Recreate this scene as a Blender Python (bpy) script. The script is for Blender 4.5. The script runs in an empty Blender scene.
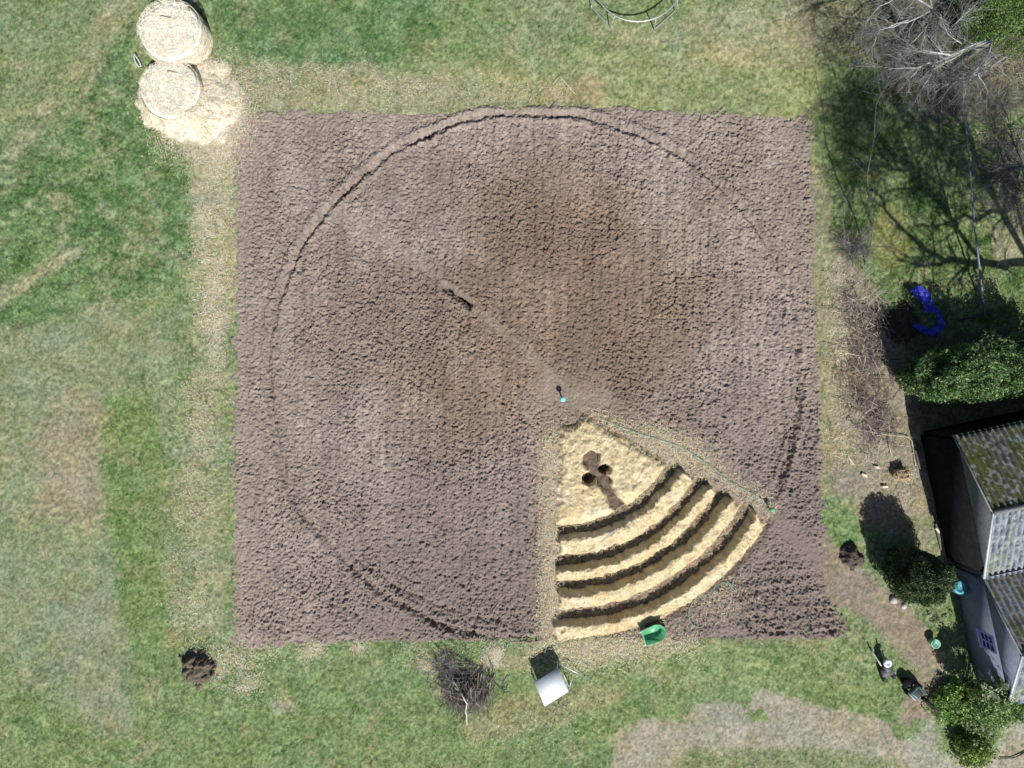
import bpy, math, random
import numpy as np
random.seed(7); RS = np.random.RandomState(11)
scene = bpy.context.scene; COL = scene.collection
H, F = 28.0, 700.0            # flying height (m) and focal length (px)
SH = np.array([-0.27, 0.85])  # ground shift of a shadow per metre of height

# ------------------------------------------------------------------ helpers
def W(px, py, z=0.0):
    k = (H - z) / F
    return np.array([(px - 512) * k, (384 - py) * k, z])
def Wl(pts): return np.array([W(*p) for p in pts])

def _hash(ix, iy, seed):
    n = (ix.astype(np.int64) * 374761393 + iy.astype(np.int64) * 668265263 + seed * 974634123) & 0xffffffff
    n = ((n ^ (n >> 13)) * 1274126177) & 0xffffffff
    n = n ^ (n >> 16)
    return (n & 0xffff) / 65535.0
def vnoise(x, y, s, seed=0):
    x = np.asarray(x, float) / s; y = np.asarray(y, float) / s
    ix = np.floor(x); iy = np.floor(y); fx = x - ix; fy = y - iy
    fx = fx * fx * (3 - 2 * fx); fy = fy * fy * (3 - 2 * fy)
    a = _hash(ix, iy, seed); b = _hash(ix + 1, iy, seed); c = _hash(ix, iy + 1, seed); d = _hash(ix + 1, iy + 1, seed)
    return (a + (b - a) * fx) * (1 - fy) + (c + (d - c) * fx) * fy
def fbm(x, y, s, oct=4, seed=0, rough=0.5):
    t = 0; a = 1; n = 0
    c, sn = math.cos(0.6), math.sin(0.6)
    for i in range(oct):
        t = t + a * vnoise(x, y, s, seed + i * 17); n += a; a *= rough; s *= 0.5
        x, y = c * x - sn * y + 3.1, sn * x + c * y - 1.7
    return t / n
def sstep(a, b, x):
    t = np.clip((x - a) / (b - a), 0, 1); return t * t * (3 - 2 * t)
def sdpoly(X, Y, poly):
    """signed distance, positive inside"""
    P = np.array(poly, float); d = np.full(X.shape, 1e9); ins = np.zeros(X.shape, bool)
    for i in range(len(P)):
        a = P[i]; b = P[(i + 1) % len(P)]; e = b - a
        t = np.clip(((X - a[0]) * e[0] + (Y - a[1]) * e[1]) / (e @ e + 1e-12), 0, 1)
        d = np.minimum(d, np.hypot(X - a[0] - t * e[0], Y - a[1] - t * e[1]))
        c = ((a[1] > Y) != (b[1] > Y)) & (X < (b[0] - a[0]) * (Y - a[1]) / ((b[1] - a[1]) if b[1] != a[1] else 1e-12) + a[0])
        ins ^= c
    return np.where(ins, d, -d)
def sdline(X, Y, pts):
    P = np.array(pts, float); d = np.full(X.shape, 1e9)
    for i in range(len(P) - 1):
        a = P[i]; e = P[i + 1] - a
        t = np.clip(((X - a[0]) * e[0] + (Y - a[1]) * e[1]) / (e @ e + 1e-12), 0, 1)
        d = np.minimum(d, np.hypot(X - a[0] - t * e[0], Y - a[1] - t * e[1]))
    return d

def worley(x, y, s, seed=0):
    """distance to the nearest scattered point and that point's random value"""
    x = np.asarray(x, float) / s; y = np.asarray(y, float) / s; ix = np.floor(x); iy = np.floor(y)
    best = np.full(x.shape, 9.0); val = np.zeros(x.shape)
    for a in (-1, 0, 1):
        for b in (-1, 0, 1):
            cx = ix + a; cy = iy + b; h1 = _hash(cx, cy, seed); h2 = _hash(cx, cy, seed + 7); h3 = _hash(cx, cy, seed + 13)
            d = np.hypot((cx + h1 - x), (cy + h2 - y)) / (.55 + .6 * h3)
            m = d < best; best = np.where(m, d, best); val = np.where(m, h3, val)
    return best, val

class MB:
    """collects vertices, faces and vertex colours; builds ONE mesh object"""
    def __init__(s): s.v = []; s.f = []; s.c = []; s.n = 0
    def add(s, v, faces, col=(1, 1, 1)):
        v = np.asarray(v, float).reshape(-1, 3); c = np.asarray(col, float)
        if c.ndim == 1: c = np.tile(c, (len(v), 1))
        s.v.append(v); s.c.append(c)
        for f in faces:
            f = np.asarray(f, int)
            if len(f): s.f.append(f + s.n)
        s.n += len(v)
    def build(s, name, mat, parent=None, smooth=False, loc=None):
        V = np.concatenate(s.v)
        if loc is not None: V = V - np.asarray(loc, float)
        me = bpy.data.meshes.new(name)
        me.vertices.add(len(V)); me.vertices.foreach_set('co', V.astype(np.float32).ravel())
        idx = np.concatenate([f.ravel() for f in s.f]); tot = np.concatenate([np.full(len(f), f.shape[1]) for f in s.f])
        me.loops.add(len(idx)); me.loops.foreach_set('vertex_index', idx.astype(np.int32))
        me.polygons.add(len(tot)); st = np.concatenate([[0], np.cumsum(tot)[:-1]])
        me.polygons.foreach_set('loop_start', st.astype(np.int32))
        if smooth: me.polygons.foreach_set('use_smooth', np.ones(len(tot), bool))
        me.update(calc_edges=True)
        a = me.attributes.new('Col', 'FLOAT_COLOR', 'POINT')
        C4 = np.ones((len(V), 4), np.float32); C4[:, :3] = np.concatenate(s.c)
        a.data.foreach_set('color', C4.ravel())
        me.materials.append(mat)
        o = bpy.data.objects.new(name, me); COL.objects.link(o)
        if parent is not None: o.parent = parent
        if loc is not None: o.location = loc
        return o
    # shapes
    def tube(s, pts, r, n=6, col=(1, 1, 1), caps=True):
        P = np.asarray(pts, float); k = len(P); r = np.broadcast_to(np.asarray(r, float), (k,))
        T = np.gradient(P, axis=0); T /= np.linalg.norm(T, axis=1)[:, None] + 1e-9
        up = np.array([0, 0, 1.0]) if abs(T[:, 2]).mean() < 0.8 else np.array([1.0, 0, 0])
        A = np.cross(T, up); A /= np.linalg.norm(A, axis=1)[:, None] + 1e-9; B = np.cross(T, A)
        th = np.arange(n) * 2 * math.pi / n
        V = P[:, None, :] + r[:, None, None] * (np.cos(th)[None, :, None] * A[:, None, :] + np.sin(th)[None, :, None] * B[:, None, :])
        i = np.arange(k - 1)[:, None]; j = np.arange(n)[None, :]; j2 = (j + 1) % n
        Q = np.stack([i * n + j, i * n + j2, (i + 1) * n + j2, (i + 1) * n + j], -1).reshape(-1, 4)
        fs = [Q]
        if caps and n > 2: fs += [np.array([list(range(n))[::-1]]), np.array([[(k - 1) * n + q for q in range(n)]])]
        s.add(V.reshape(-1, 3), fs, col)
    def box(s, c, size, rz=0, col=(1, 1, 1), bev=0.0, M=None):
        hx, hy, hz = np.array(size) / 2; b = min(bev, hx * .9, hy * .9, hz * .9)
        c = np.asarray(c, float)
        if b <= 0:
            V = np.array([[x, y, z] for z in (-hz, hz) for x, y in ((-hx, -hy), (hx, -hy), (hx, hy), (-hx, hy))])
            fq = np.array([[3, 2, 1, 0], [4, 5, 6, 7], [0, 1, 5, 4], [1, 2, 6, 5], [2, 3, 7, 6], [3, 0, 4, 7]]); fs = [fq]
        else:
            rings = []
            for z, q in ((-hz, b), (-hz + b, 0), (hz - b, 0), (hz, b)):
                X, Y = hx - q, hy - q
                rings += [[-X + b, -Y, z], [X - b, -Y, z], [X, -Y + b, z], [X, Y - b, z], [X - b, Y, z], [-X + b, Y, z], [-X, Y - b, z], [-X, -Y + b, z]]
            V = np.array(rings); i = np.arange(3)[:, None]; j = np.arange(8)[None]; j2 = (j + 1) % 8
            fs = [np.stack([i * 8 + j, i * 8 + j2, (i + 1) * 8 + j2, (i + 1) * 8 + j], -1).reshape(-1, 4),
                  np.array([list(range(8))[::-1]]), np.array([list(range(24, 32))])]
        if M is not None: V = V @ np.asarray(M).T
        else:
            ca, sa = math.cos(rz), math.sin(rz); V = V @ np.array([[ca, sa, 0], [-sa, ca, 0], [0, 0, 1]])
        s.add(V + c, fs, col)
    def lathe(s, c, prof, n=20, col=(1, 1, 1), wob=0.0, M=None, close=True):
        prof = np.array(prof, float); k = len(prof); th = np.arange(n) * 2 * math.pi / n
        R = prof[:, 0][:, None] * (1 + wob * (RS.rand(n)[None] - .5))
        V = np.stack([R * np.cos(th), R * np.sin(th), np.broadcast_to(prof[:, 1][:, None], R.shape)], -1).reshape(-1, 3)
        i = np.arange(k - 1)[:, None]; j = np.arange(n)[None]; j2 = (j + 1) % n
        fs = [np.stack([i * n + j, i * n + j2, (i + 1) * n + j2, (i + 1) * n + j], -1).reshape(-1, 4)]
        if close: fs += [np.array([list(range(n))[::-1]]), np.array([[(k - 1) * n + q for q in range(n)]])]
        if M is not None: V = V @ np.asarray(M).T
        s.add(V + np.asarray(c, float), fs, col)
    def poly_prism(s, pts3, thick, col=(1, 1, 1)):
        """planar polygon extruded along -normal by thick"""
        P = np.asarray(pts3, float); n = np.cross(P[1] - P[0], P[2] - P[1]); n /= np.linalg.norm(n); k = len(P)
        V = np.concatenate([P, P - n * thick]); j = np.arange(k); j2 = (j + 1) % k
        s.add(V, [np.array([list(range(k))]), np.array([list(range(2 * k - 1, k - 1, -1))]), np.stack([j2, j, j + k, j2 + k], -1)], col)
    def strands(s, P, L, w, cols, tilt=0.25, az=None, curve=0.15):
        """thin bent blades lying about; P (n,3) centres"""
        n = len(P); L = np.broadcast_to(L, (n,)) * (0.5 + RS.rand(n)); w = np.broadcast_to(w, (n,)) * (0.6 + .8 * RS.rand(n))
        a = RS.rand(n) * 2 * math.pi if az is None else az
        e = (RS.rand(n) - .5) * 2 * tilt
        d = np.stack([np.cos(a) * np.cos(e), np.sin(a) * np.cos(e), np.sin(e)], -1)
        sd = np.stack([-np.sin(a), np.cos(a), (RS.rand(n) - .5) * 1.2], -1)
        sd /= np.linalg.norm(sd, axis=1)[:, None]
        A = P - d * L[:, None] / 2; B = P + d * L[:, None] / 2; Mid = P + np.array([0, 0, 1]) * (L * curve * RS.rand(n))[:, None] + sd * (L * .12 * (RS.rand(n) - .5))[:, None]
        o = sd * w[:, None] / 2
        V = np.stack([A - o, A + o, Mid + o, Mid - o, B + o * .6, B - o * .6], 1)
        b = np.arange(n)[:, None] * 6
        Q = np.concatenate([b + np.array([[0, 1, 2, 3]]), b + np.array([[3, 2, 4, 5]])])
        s.add(V.reshape(-1, 3), [Q], np.repeat(cols, 6, axis=0))
    def blades(s, P, h, w, cols, lean=0.6):
        """tufts: each entry one upright triangular blade"""
        n = len(P); h = np.broadcast_to(h, (n,)) * (.5 + RS.rand(n)); a = RS.rand(n) * 2 * math.pi; b = RS.rand(n) * 2 * math.pi
        sd = np.stack([np.cos(a), np.sin(a), 0 * a], -1) * (w * (.5 + RS.rand(n)))[:, None]
        tip = P + np.stack([np.cos(b) * lean * h * RS.rand(n), np.sin(b) * lean * h * RS.rand(n), h], -1)
        V = np.stack([P - sd, P + sd, tip], 1)
        s.add(V.reshape(-1, 3), [np.arange(n * 3).reshape(-1, 3)], np.repeat(cols, 3, axis=0))
    def leaves(s, P, size, cols, N=None, flat=0.5):
        """small leaf quads; N outward normals"""
        n = len(P); r = RS.randn(n, 3); r /= np.linalg.norm(r, axis=1)[:, None]
        nn = r if N is None else r * (1 - flat) + N * flat; nn /= np.linalg.norm(nn, axis=1)[:, None] + 1e-9
        t = np.cross(nn, RS.randn(n, 3)); t /= np.linalg.norm(t, axis=1)[:, None] + 1e-9; b = np.cross(nn, t)
        sz = (np.broadcast_to(size, (n,)) * (.55 + .9 * RS.rand(n)))[:, None]
        V = np.stack([P - t * sz, P + b * sz * .45, P + t * sz, P - b * sz * .45], 1)
        s.add(V.reshape(-1, 3), [np.arange(n * 4).reshape(-1, 4)], np.repeat(cols, 4, axis=0))

def cvar(n, base, v=0.25, alt=None, pa=0.0):
    base = np.array(base); c = base[None] * (1 + v * (RS.rand(n, 1) * 2 - 1)) * (1 + .12 * (RS.rand(n, 3) * 2 - 1))
    if alt is not None:
        m = RS.rand(n) < pa; c[m] = np.array(alt) * (1 + v * (RS.rand(m.sum(), 1) * 2 - 1))
    return c
def tag(o, label=None, cat=None, group=None, kind=None):
    if label: o['label'] = label
    if cat: o['category'] = cat
    if group: o['group'] = group
    if kind: o['kind'] = kind
    return o
def empty(name, loc, label, cat, group=None):
    o = bpy.data.objects.new(name, None); COL.objects.link(o); o.location = loc; o.empty_display_size = .2
    return tag(o, label, cat, group)
def part(mb, name, mat, root, smooth=False):
    """mesh given in world coordinates, parented under an Empty that has only a location"""
    o = mb.build(name, mat, None, smooth, loc=np.array(root.matrix_basis.translation)); o.location = (0, 0, 0); o.parent = root
    return o
def sub(mb, name, mat, parent, root, smooth=False):
    o = mb.build(name, mat, None, smooth, loc=np.array(root.matrix_basis.translation)); o.location = (0, 0, 0); o.parent = parent
    return o

# ------------------------------------------------------------------ materials
def mat(name, color=None, rough=0.85, metal=0.0, scales=((4, .25), (25, .3)), spec=0.25, bump=0.0, bscale=40, trans=0.0, alt=None, altscale=3, altpos=.5):
    m = bpy.data.materials.new(name); m.use_nodes = True; nt = m.node_tree; N = nt.nodes; L = nt.links
    bs = N['Principled BSDF']; bs.inputs['Roughness'].default_value = rough; bs.inputs['Metallic'].default_value = metal
    bs.inputs['Specular IOR Level'].default_value = spec
    if color is None:
        at = N.new('ShaderNodeAttribute'); at.attribute_name = 'Col'; out = at.outputs['Color']
    else:
        rg = N.new('ShaderNodeRGB'); rg.outputs[0].default_value = (*color, 1); out = rg.outputs[0]
    tc = N.new('ShaderNodeTexCoord')
    if alt is not None:
        nz = N.new('ShaderNodeTexNoise'); nz.inputs['Scale'].default_value = altscale; nz.inputs['Detail'].default_value = 6; nz.inputs['Roughness'].default_value = .65
        L.new(tc.outputs['Object'], nz.inputs['Vector'])
        rp = N.new('ShaderNodeValToRGB'); rp.color_ramp.elements[0].position = altpos - .06; rp.color_ramp.elements[1].position = altpos + .06
        L.new(nz.outputs['Fac'], rp.inputs['Fac'])
        mx = N.new('ShaderNodeMix'); mx.data_type = 'RGBA'; mx.inputs['B'].default_value = (*alt, 1)
        L.new(rp.outputs['Color'], mx.inputs['Factor']); L.new(out, mx.inputs['A']); out = mx.outputs['Result']
    for sc, amt in scales:
        nz = N.new('ShaderNodeTexNoise'); nz.inputs['Scale'].default_value = sc; nz.inputs['Detail'].default_value = 4; nz.inputs['Roughness'].default_value = .65
        L.new(tc.outputs['Object'], nz.inputs['Vector'])
        mr = N.new('ShaderNodeMapRange'); mr.inputs['From Min'].default_value = .3; mr.inputs['From Max'].default_value = .7
        mr.inputs['To Min'].default_value = 1 - amt; mr.inputs['To Max'].default_value = 1 + amt
        L.new(nz.outputs['Fac'], mr.inputs['Value'])
        vm = N.new('ShaderNodeVectorMath'); vm.operation = 'SCALE'; L.new(out, vm.inputs[0]); L.new(mr.outputs['Result'], vm.inputs['Scale']); out = vm.outputs['Vector']
    L.new(out, bs.inputs['Base Color'])
    if bump:
        nz = N.new('ShaderNodeTexNoise'); nz.inputs['Scale'].default_value = bscale; nz.inputs['Detail'].default_value = 5
        L.new(tc.outputs['Object'], nz.inputs['Vector'])
        bp = N.new('ShaderNodeBump'); bp.inputs['Strength'].default_value = bump; bp.inputs['Distance'].default_value = .02
        L.new(nz.outputs['Fac'], bp.inputs['Height']); L.new(bp.outputs['Normal'], bs.inputs['Normal'])
    if trans:
        tr = N.new('ShaderNodeBsdfTranslucent'); L.new(out, tr.inputs['Color']); ms = N.new('ShaderNodeMixShader'); ms.inputs[0].default_value = trans
        L.new(bs.outputs[0], ms.inputs[1]); L.new(tr.outputs[0], ms.inputs[2]); L.new(ms.outputs[0], N['Material Output'].inputs['Surface'])
    return m
M_ground = mat('ground_cover', None, .95, scales=((1.3, .08), (30, .3)), spec=.1)
M_grass = mat('grass_blades', None, .7, scales=((2, .15),), spec=.2, trans=.25)
M_soil = mat('tilled_earth', None, .95, scales=((1.1, .10), (9, .14), (40, .18)), spec=.1, bump=.5, bscale=60)
M_straw = mat('straw', None, .75, scales=((2.5, .12), (18, .2), (70, .2)), spec=.25, bump=.5, bscale=70)
M_twig = mat('bark_twigs', None, .85, scales=((6, .25),), spec=.15)
M_leaf = mat('leaves', None, .5, scales=((2.2, .2),), spec=.4, trans=.2)
M_white = mat('white_laminate', (.58, .62, .66), .5, scales=((2.5, .06), (20, .05)), spec=.3)
M_steel = mat('galvanised_steel', (.5, .52, .55), .42, .7, scales=((20, .2),))
M_black = mat('black_plastic', (.025, .026, .03), .5, scales=((14, .3),))
M_drum = mat('matt_black_rubber', (.006, .007, .008), .8, spec=.1)
M_dark = mat('dark_machine_paint', (.05, .055, .065), .5, scales=((12, .3),))
M_greenp = mat('green_plastic', (.09, .33, .17), .4, scales=((6, .15),), spec=.4)
M_teal = mat('teal_plastic', (.05, .25, .31), .45, scales=((8, .25),), spec=.4)
M_hose = mat('pale_green_hose', (.22, .35, .27), .6, scales=((5, .2),))
M_tarp = mat('blue_tarpaulin', (.022, .028, .36), .55, scales=((5, .25), (20, .15)), spec=.4, bump=.4, bscale=12)
M_wood = mat('weathered_wood', (.33, .26, .17), .8, scales=((6, .3), (30, .25)))
M_shadewood = mat('shaded_weathered_wood', (.13, .115, .10), .85, scales=((6, .3), (30, .25)))  # darker copy of the weathered wood, shed shade put into its colour
M_palewood = mat('pale_cut_wood', (.62, .55, .43), .8, scales=((8, .2),))
M_roof = mat('weathered_roof_sheet', None, .9, scales=((3, .15), (30, .25)), bump=.5, bscale=30)
M_ridge = mat('grey_ridge_sheet', (.19, .20, .215), .85, scales=((3, .2), (20, .35)), bump=.4)
ROOF_MOSSY = (M_roof, ((.072, .080, .080), .05, .56, (.068, .073, .024), 5))
ROOF_PALE = (M_roof, ((.125, .150, .175), .05, .30, (.13, .135, .07), 25))
ROOF_BLUE = (M_roof, ((.135, .155, .185), .05, .47, (.085, .082, .035), 45))
M_render = mat('grey_cement_render', (.185, .21, .285), .9, scales=((1.5, .18), (14, .2)), bump=.3)
M_sheet = mat('weathered_cladding', (.10, .112, .122), .8, scales=((1.5, .25), (10, .25)))
M_shadewall = mat('shade_black_boards', (.014, .015, .018), .97, scales=((4, .3),), spec=.02)  # near-black colour carries the shade on the shed's lower walls
M_trim = mat('white_painted_trim', (.46, .49, .52), .6, scales=((12, .25),))
M_glass = mat('window_glass', (.02, .025, .10), .12, scales=((2, .2),), spec=.6)
M_blueframe = mat('lilac_window_paint', (.42, .42, .78), .6, scales=((12, .15),))
M_stone = mat('white_stone', (.42, .41, .38), .85, scales=((12, .2),), bump=.5)

# ------------------------------------------------------------------ shapes of the ground, in picture pixels on z=0
SOIL = [(235, 118), (262, 110), (400, 110), (480, 107), (560, 104), (640, 107), (806, 116), (814, 124), (818, 300), (824, 480), (828, 590), (846, 628), (840, 641), (560, 643), (400, 643), (233, 648), (231, 560), (234, 330)]
RC, RR = (534, 376.5), 266
def soil_sd(PX, PY):
    return sdpoly(PX, PY, SOIL) + 7 * (fbm(PX, PY, 30, 4, 5) - .5) + 12 * (fbm(PX, PY, 9, 3, 9, .65) - .5) + 2

# zones: polygon, feather, colour, opacity, grass density, warp
G1 = (.120, .178, .080); G2 = (.070, .145, .045)
ZONES = [
 # mown grey-green area on the left, brownish heart
 ([(-60, 345), (60, 325), (190, 305), (170, 350), (120, 385), (104, 430), (103, 490), (118, 590), (135, 660), (138, 735), (90, 745), (60, 690), (20, 660), (-60, 640)], 14, (.146, .186, .115), .88, .4, 28),
 ([(40, 430), (75, 395), (103, 400), (104, 500), (90, 530), (30, 510)], 26, (.215, .192, .140), .75, .3, 30),
 ([(60, 590), (120, 600), (137, 700), (130, 735), (95, 735), (60, 660)], 20, (.160, .188, .135), .55, .4, 26),
 ([(20, 670), (75, 690), (100, 740), (60, 725), (30, 700)], 14, (.19, .18, .13), .35, .3, 26),
 ([(105, 400), (150, 392), (165, 470), (160, 560), (170, 640), (150, 680), (130, 640), (112, 540), (104, 470)], 9, (.100, .165, .055), .85, 1, 18),
 # lush uncut grass
 ([(-60, 190), (40, 100), (120, 80), (190, 145), (192, 270), (120, 290), (40, 318), (-60, 335)], 12, (.075, .150, .058), .85, 1.3, 34),
 ([(95, 40), (132, 20), (136, 70), (150, 130), (110, 150), (70, 110)], 14, (.075, .145, .06), .8, 1.2, 30),
 ([(205, -30), (430, -30), (440, 40), (400, 62), (300, 66), (235, 50), (205, 20)], 14, (.080, .155, .065), .8, 1.2, 30),
 ([(-60, -40), (130, -40), (110, 40), (40, 90), (-60, 150)], 22, (.120, .165, .085), .7, .9, 40),
 # pale wheel tracks
 ([(-20, 305), (30, 270), (80, 243), (88, 252), (35, 283), (-20, 325)], 6, (.20, .205, .14), .7, .5, 12),
 ([(-20, 175), (40, 100), (75, 60), (110, -10), (132, -10), (95, 70), (55, 120), (-10, 200)], 14, (.19, .20, .14), .55, .6, 26),
 ([(100, 200), (150, 240), (185, 262), (180, 270), (140, 250), (95, 212)], 7, (.16, .20, .12), .55, .7, 14),
 # trampled straw strip left of the plot, dry band above it
 ([(192, 130), (240, 120), (238, 300), (232, 330), (200, 330), (192, 270)], 12, (.27, .255, .185), .7, .4, 34),
 ([(200, 320), (225, 320), (222, 640), (195, 640), (185, 480), (192, 390)], 16, (.20, .215, .145), .65, .6, 22),
 ([(236, 62), (420, 72), (560, 76), (580, 114), (400, 118), (240, 120)], 12, (.215, .205, .140), .65, .5, 40),
 ([(420, 64), (560, 60), (760, 40), (830, 60), (820, 120), (560, 112)], 18, (.185, .210, .105), .75, .7, 36),
 ([(540, 80), (600, 78), (610, 108), (540, 110)], 16, (.24, .185, .115), .6, .4, 24),
 ([(590, 24), (680, 30), (800, 0), (840, 30), (800, 70), (700, 55), (620, 50)], 24, (.23, .225, .155), .6, .6, 36),
 # below the plot
 ([(130, 640), (900, 640), (1024, 800), (-60, 800), (-60, 700), (60, 690), (100, 740), (140, 735)], 20, (.110, .175, .070), .75, .95, 30),
 ([(560, 650), (830, 650), (860, 690), (760, 692), (640, 690), (560, 705)], 14, (.150, .205, .095), .6, .9, 30),
 ([(490, 700), (560, 690), (640, 690), (600, 706), (540, 725), (470, 745), (460, 725)], 12, (.22, .195, .12), .6, .6, 26),
 ([(560, 636), (680, 636), (700, 650), (620, 660), (540, 672), (480, 664)], 10, (.25, .235, .16), .65, .5, 22),
 ([(268, 700), (290, 700), (296, 712), (275, 712)], 8, (.23, .26, .27), .5, .5, 10),
 ([(612, 790), (616, 745), (640, 716), (700, 704), (770, 700), (830, 708), (880, 726), (905, 745), (935, 735), (960, 722), (1040, 730), (1060, 790)], 7, (.240, .222, .205), .85, .15, 40),
 ([(745, 712), (765, 708), (770, 722), (750, 724)], 4, (.10, .16, .05), .9, 1, 10),
 ([(690, 750), (800, 752), (900, 762), (880, 790), (680, 790)], 10, (.11, .16, .06), .75, 1, 30),
 ([(930, 700), (960, 690), (1060, 720), (1060, 800), (900, 800), (905, 750)], 12, (.24, .24, .225), .7, .25, 24),
 # yard on the right
 ([(826, 255), (870, 250), (905, 330), (920, 420), (945, 520), (930, 560), (870, 520), (832, 500), (824, 380)], 12, (.190, .168, .145), .92, .12, 26),
 ([(808, 125), (832, 200), (838, 330), (834, 500), (812, 510), (810, 300)], 6, (.20, .185, .125), .75, .5, 14),
 ([(822, 495), (850, 495), (860, 545), (836, 560), (824, 540)], 10, (.10, .17, .065), .85, 1, 18),
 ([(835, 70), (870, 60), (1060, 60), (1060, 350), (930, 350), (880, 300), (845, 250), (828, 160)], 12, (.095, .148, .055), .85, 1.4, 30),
 ([(880, 205), (905, 215), (915, 255), (885, 270), (872, 250)], 10, (.17, .165, .045), .7, 1, 18),
 ([(780, -20), (880, -20), (870, 60), (840, 60), (800, 50)], 18, (.18, .17, .115), .7, .8, 30),
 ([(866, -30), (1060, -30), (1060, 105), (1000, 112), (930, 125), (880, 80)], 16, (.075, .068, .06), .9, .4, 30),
 ([(985, 225), (1060, 215), (1060, 260), (1000, 262)], 10, (.22, .20, .15), .7, .5, 18),
 ([(895, 520), (945, 515), (950, 560), (905, 545)], 8, (.155, .175, .10), .7, .7, 16),
 ([(770, 520), (800, 515), (850, 560), (905, 600), (945, 665), (952, 715), (900, 725), (915, 670), (880, 630), (840, 605), (800, 580)], 8, (.180, .150, .133), .97, .03, 18),
 ([(905, 330), (1060, 330), (1060, 720), (985, 700), (960, 600), (948, 560), (915, 430)], 10, (.085, .08, .07), .85, .2, 20),  # hedge and shed shade put into the ground colour
 ([(930, 690), (1000, 680), (1005, 735), (985, 755), (940, 752)], 10, (.10, .19, .05), .8, 1, 18),
]
def zone_eval(PX, PY):
    n1 = fbm(PX, PY, 90, 4, 21); n2 = fbm(PX, PY, 22, 4, 33); wa = fbm(PX, PY, 40, 5, 77, .6) - .5; wb = vnoise(PX, PY, 5, 81) - .5
    C = np.empty(PX.shape + (3,)); t = sstep(.35, .65, n1)[..., None]
    C[...] = np.array(G1) * (1 - t) + np.array([.150, .190, .105]) * t
    gd = np.ones(PX.shape)
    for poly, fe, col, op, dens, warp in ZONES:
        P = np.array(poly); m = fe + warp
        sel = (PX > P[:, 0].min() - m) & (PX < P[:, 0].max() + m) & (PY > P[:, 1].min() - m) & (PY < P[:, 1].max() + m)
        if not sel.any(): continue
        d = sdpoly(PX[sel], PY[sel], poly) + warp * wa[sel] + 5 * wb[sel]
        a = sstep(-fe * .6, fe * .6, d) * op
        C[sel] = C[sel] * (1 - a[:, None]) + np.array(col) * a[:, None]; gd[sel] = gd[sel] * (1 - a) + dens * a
    for ln, wd in (([(-10, 178), (30, 140), (62, 95), (90, 50), (112, -10)], 5), ([(12, 186), (45, 150), (80, 100), (108, 50), (130, -5)], 5), ([(18, 205), (45, 212), (62, 236), (58, 262), (30, 282)], 3.5),
                   ([(88, 130), (122, 192), (158, 238), (192, 268)], 4), ([(112, 140), (146, 194), (190, 244)], 3), ([(-10, 308), (35, 276), (88, 243)], 5), ([(10, 190), (-10, 215)], 3), ([(60, 170), (30, 205), (0, 225)], 3)):
        a = (np.exp(-((sdline(PX, PY, ln) + 4 * wa) / wd) ** 2) * .6 * sstep(.25, .6, fbm(PX, PY, 11, 3, 88)))[..., None]; C = C * (1 - a) + np.array([.205, .215, .145]) * a
    # mottling that belongs to the turf: dry bits and clover
    dry = sstep(.56, .78, n2)[..., None] * .5
    C = C * (1 - dry) + np.array([.21, .20, .125]) * dry
    cl = sstep(.58, .75, fbm(PX, PY, 12, 4, 55, .6))[..., None] * .5 * np.clip(gd, 0, 1)[..., None]
    C = C * (1 - cl) + C * np.array([.62, .85, .62]) * cl
    hue = (fbm(PX, PY, 28, 3, 141) - .5)[..., None] * .4
    C = C * (1 + hue * np.array([-.35, 0, .75]))
    lum = C @ np.array([.25, .6, .15]); C = C * .86 + lum[..., None] * .14
    g1 = vnoise(PX, PY, 1.5, 142) - .5; g2 = vnoise(PX + .7 * PY, PY - .7 * PX, 2.9, 144) - .5; g3 = fbm(PX, PY, 13, 3, 145) - .5
    lu = np.clip(gd - .95, 0, .4)[..., None] * 2.2; dc = sstep(.47, .62, fbm(PX, PY, 26, 4, 146, .6))[..., None] * lu
    C = C * (1 - dc * np.array([.52, .38, .58])); lc = sstep(.52, .68, fbm(PX, PY, 20, 4, 147, .6))[..., None] * lu * .6; C = C * (1 - lc) + np.array([.17, .22, .125]) * lc
    k = (np.clip(g1 * 1.15 + g2 * .8 + g3 * .5, -1, 1) * (.70 + .3 * np.clip(gd, 0, 1.1)))[..., None]
    C = np.where(k > 0, C * (1 + .55 * k) + .05 * k, C * (1 + k * np.array([.85, .62, .90])))
    return C * np.array([1.12, 1.06, .93]), gd
def to_px(x, y): return 512 + x * F / H, 384 - y * F / H
def soil_in(x, y):
    PX, PY = to_px(x, y); return sdpoly(PX, PY, SOIL)

def grid(x0, x1, y0, y1, step):
    nx = int(round((x1 - x0) / step)) + 1; ny = int(round((y1 - y0) / step)) + 1
    X, Y = np.meshgrid(np.linspace(x0, x1, nx), np.linspace(y0, y1, ny)); return X, Y
def gfaces(ny, nx, keep=None):
    i, j = np.meshgrid(np.arange(ny - 1), np.arange(nx - 1), indexing='ij'); a = i * nx + j
    Q = np.stack([a, a + 1, a + nx + 1, a + nx], -1).reshape(-1, 4)
    if keep is not None: Q = Q[keep.ravel()[Q].any(1)]
    return Q
def ground_z(X, Y, PX=None, PY=None):
    if PX is None: PX, PY = to_px(X, Y)
    rough = .35 + .65 * sstep(.4, .6, fbm(PX, PY, 60, 3, 91))
    z = (fbm(X, Y, .9, 3, 3) - .5) * .10 + (fbm(X, Y, .16, 3, 8) - .5) * .075 * rough
    lush = sstep(0, 40, sdpoly(PX, PY, [(-60, 190), (40, 100), (120, 60), (190, 145), (192, 270), (120, 290), (40, 318), (-60, 335)]) + 20)
    z = z + lush * (fbm(X, Y, .35, 3, 14) - .4) * .14
    return z

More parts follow.
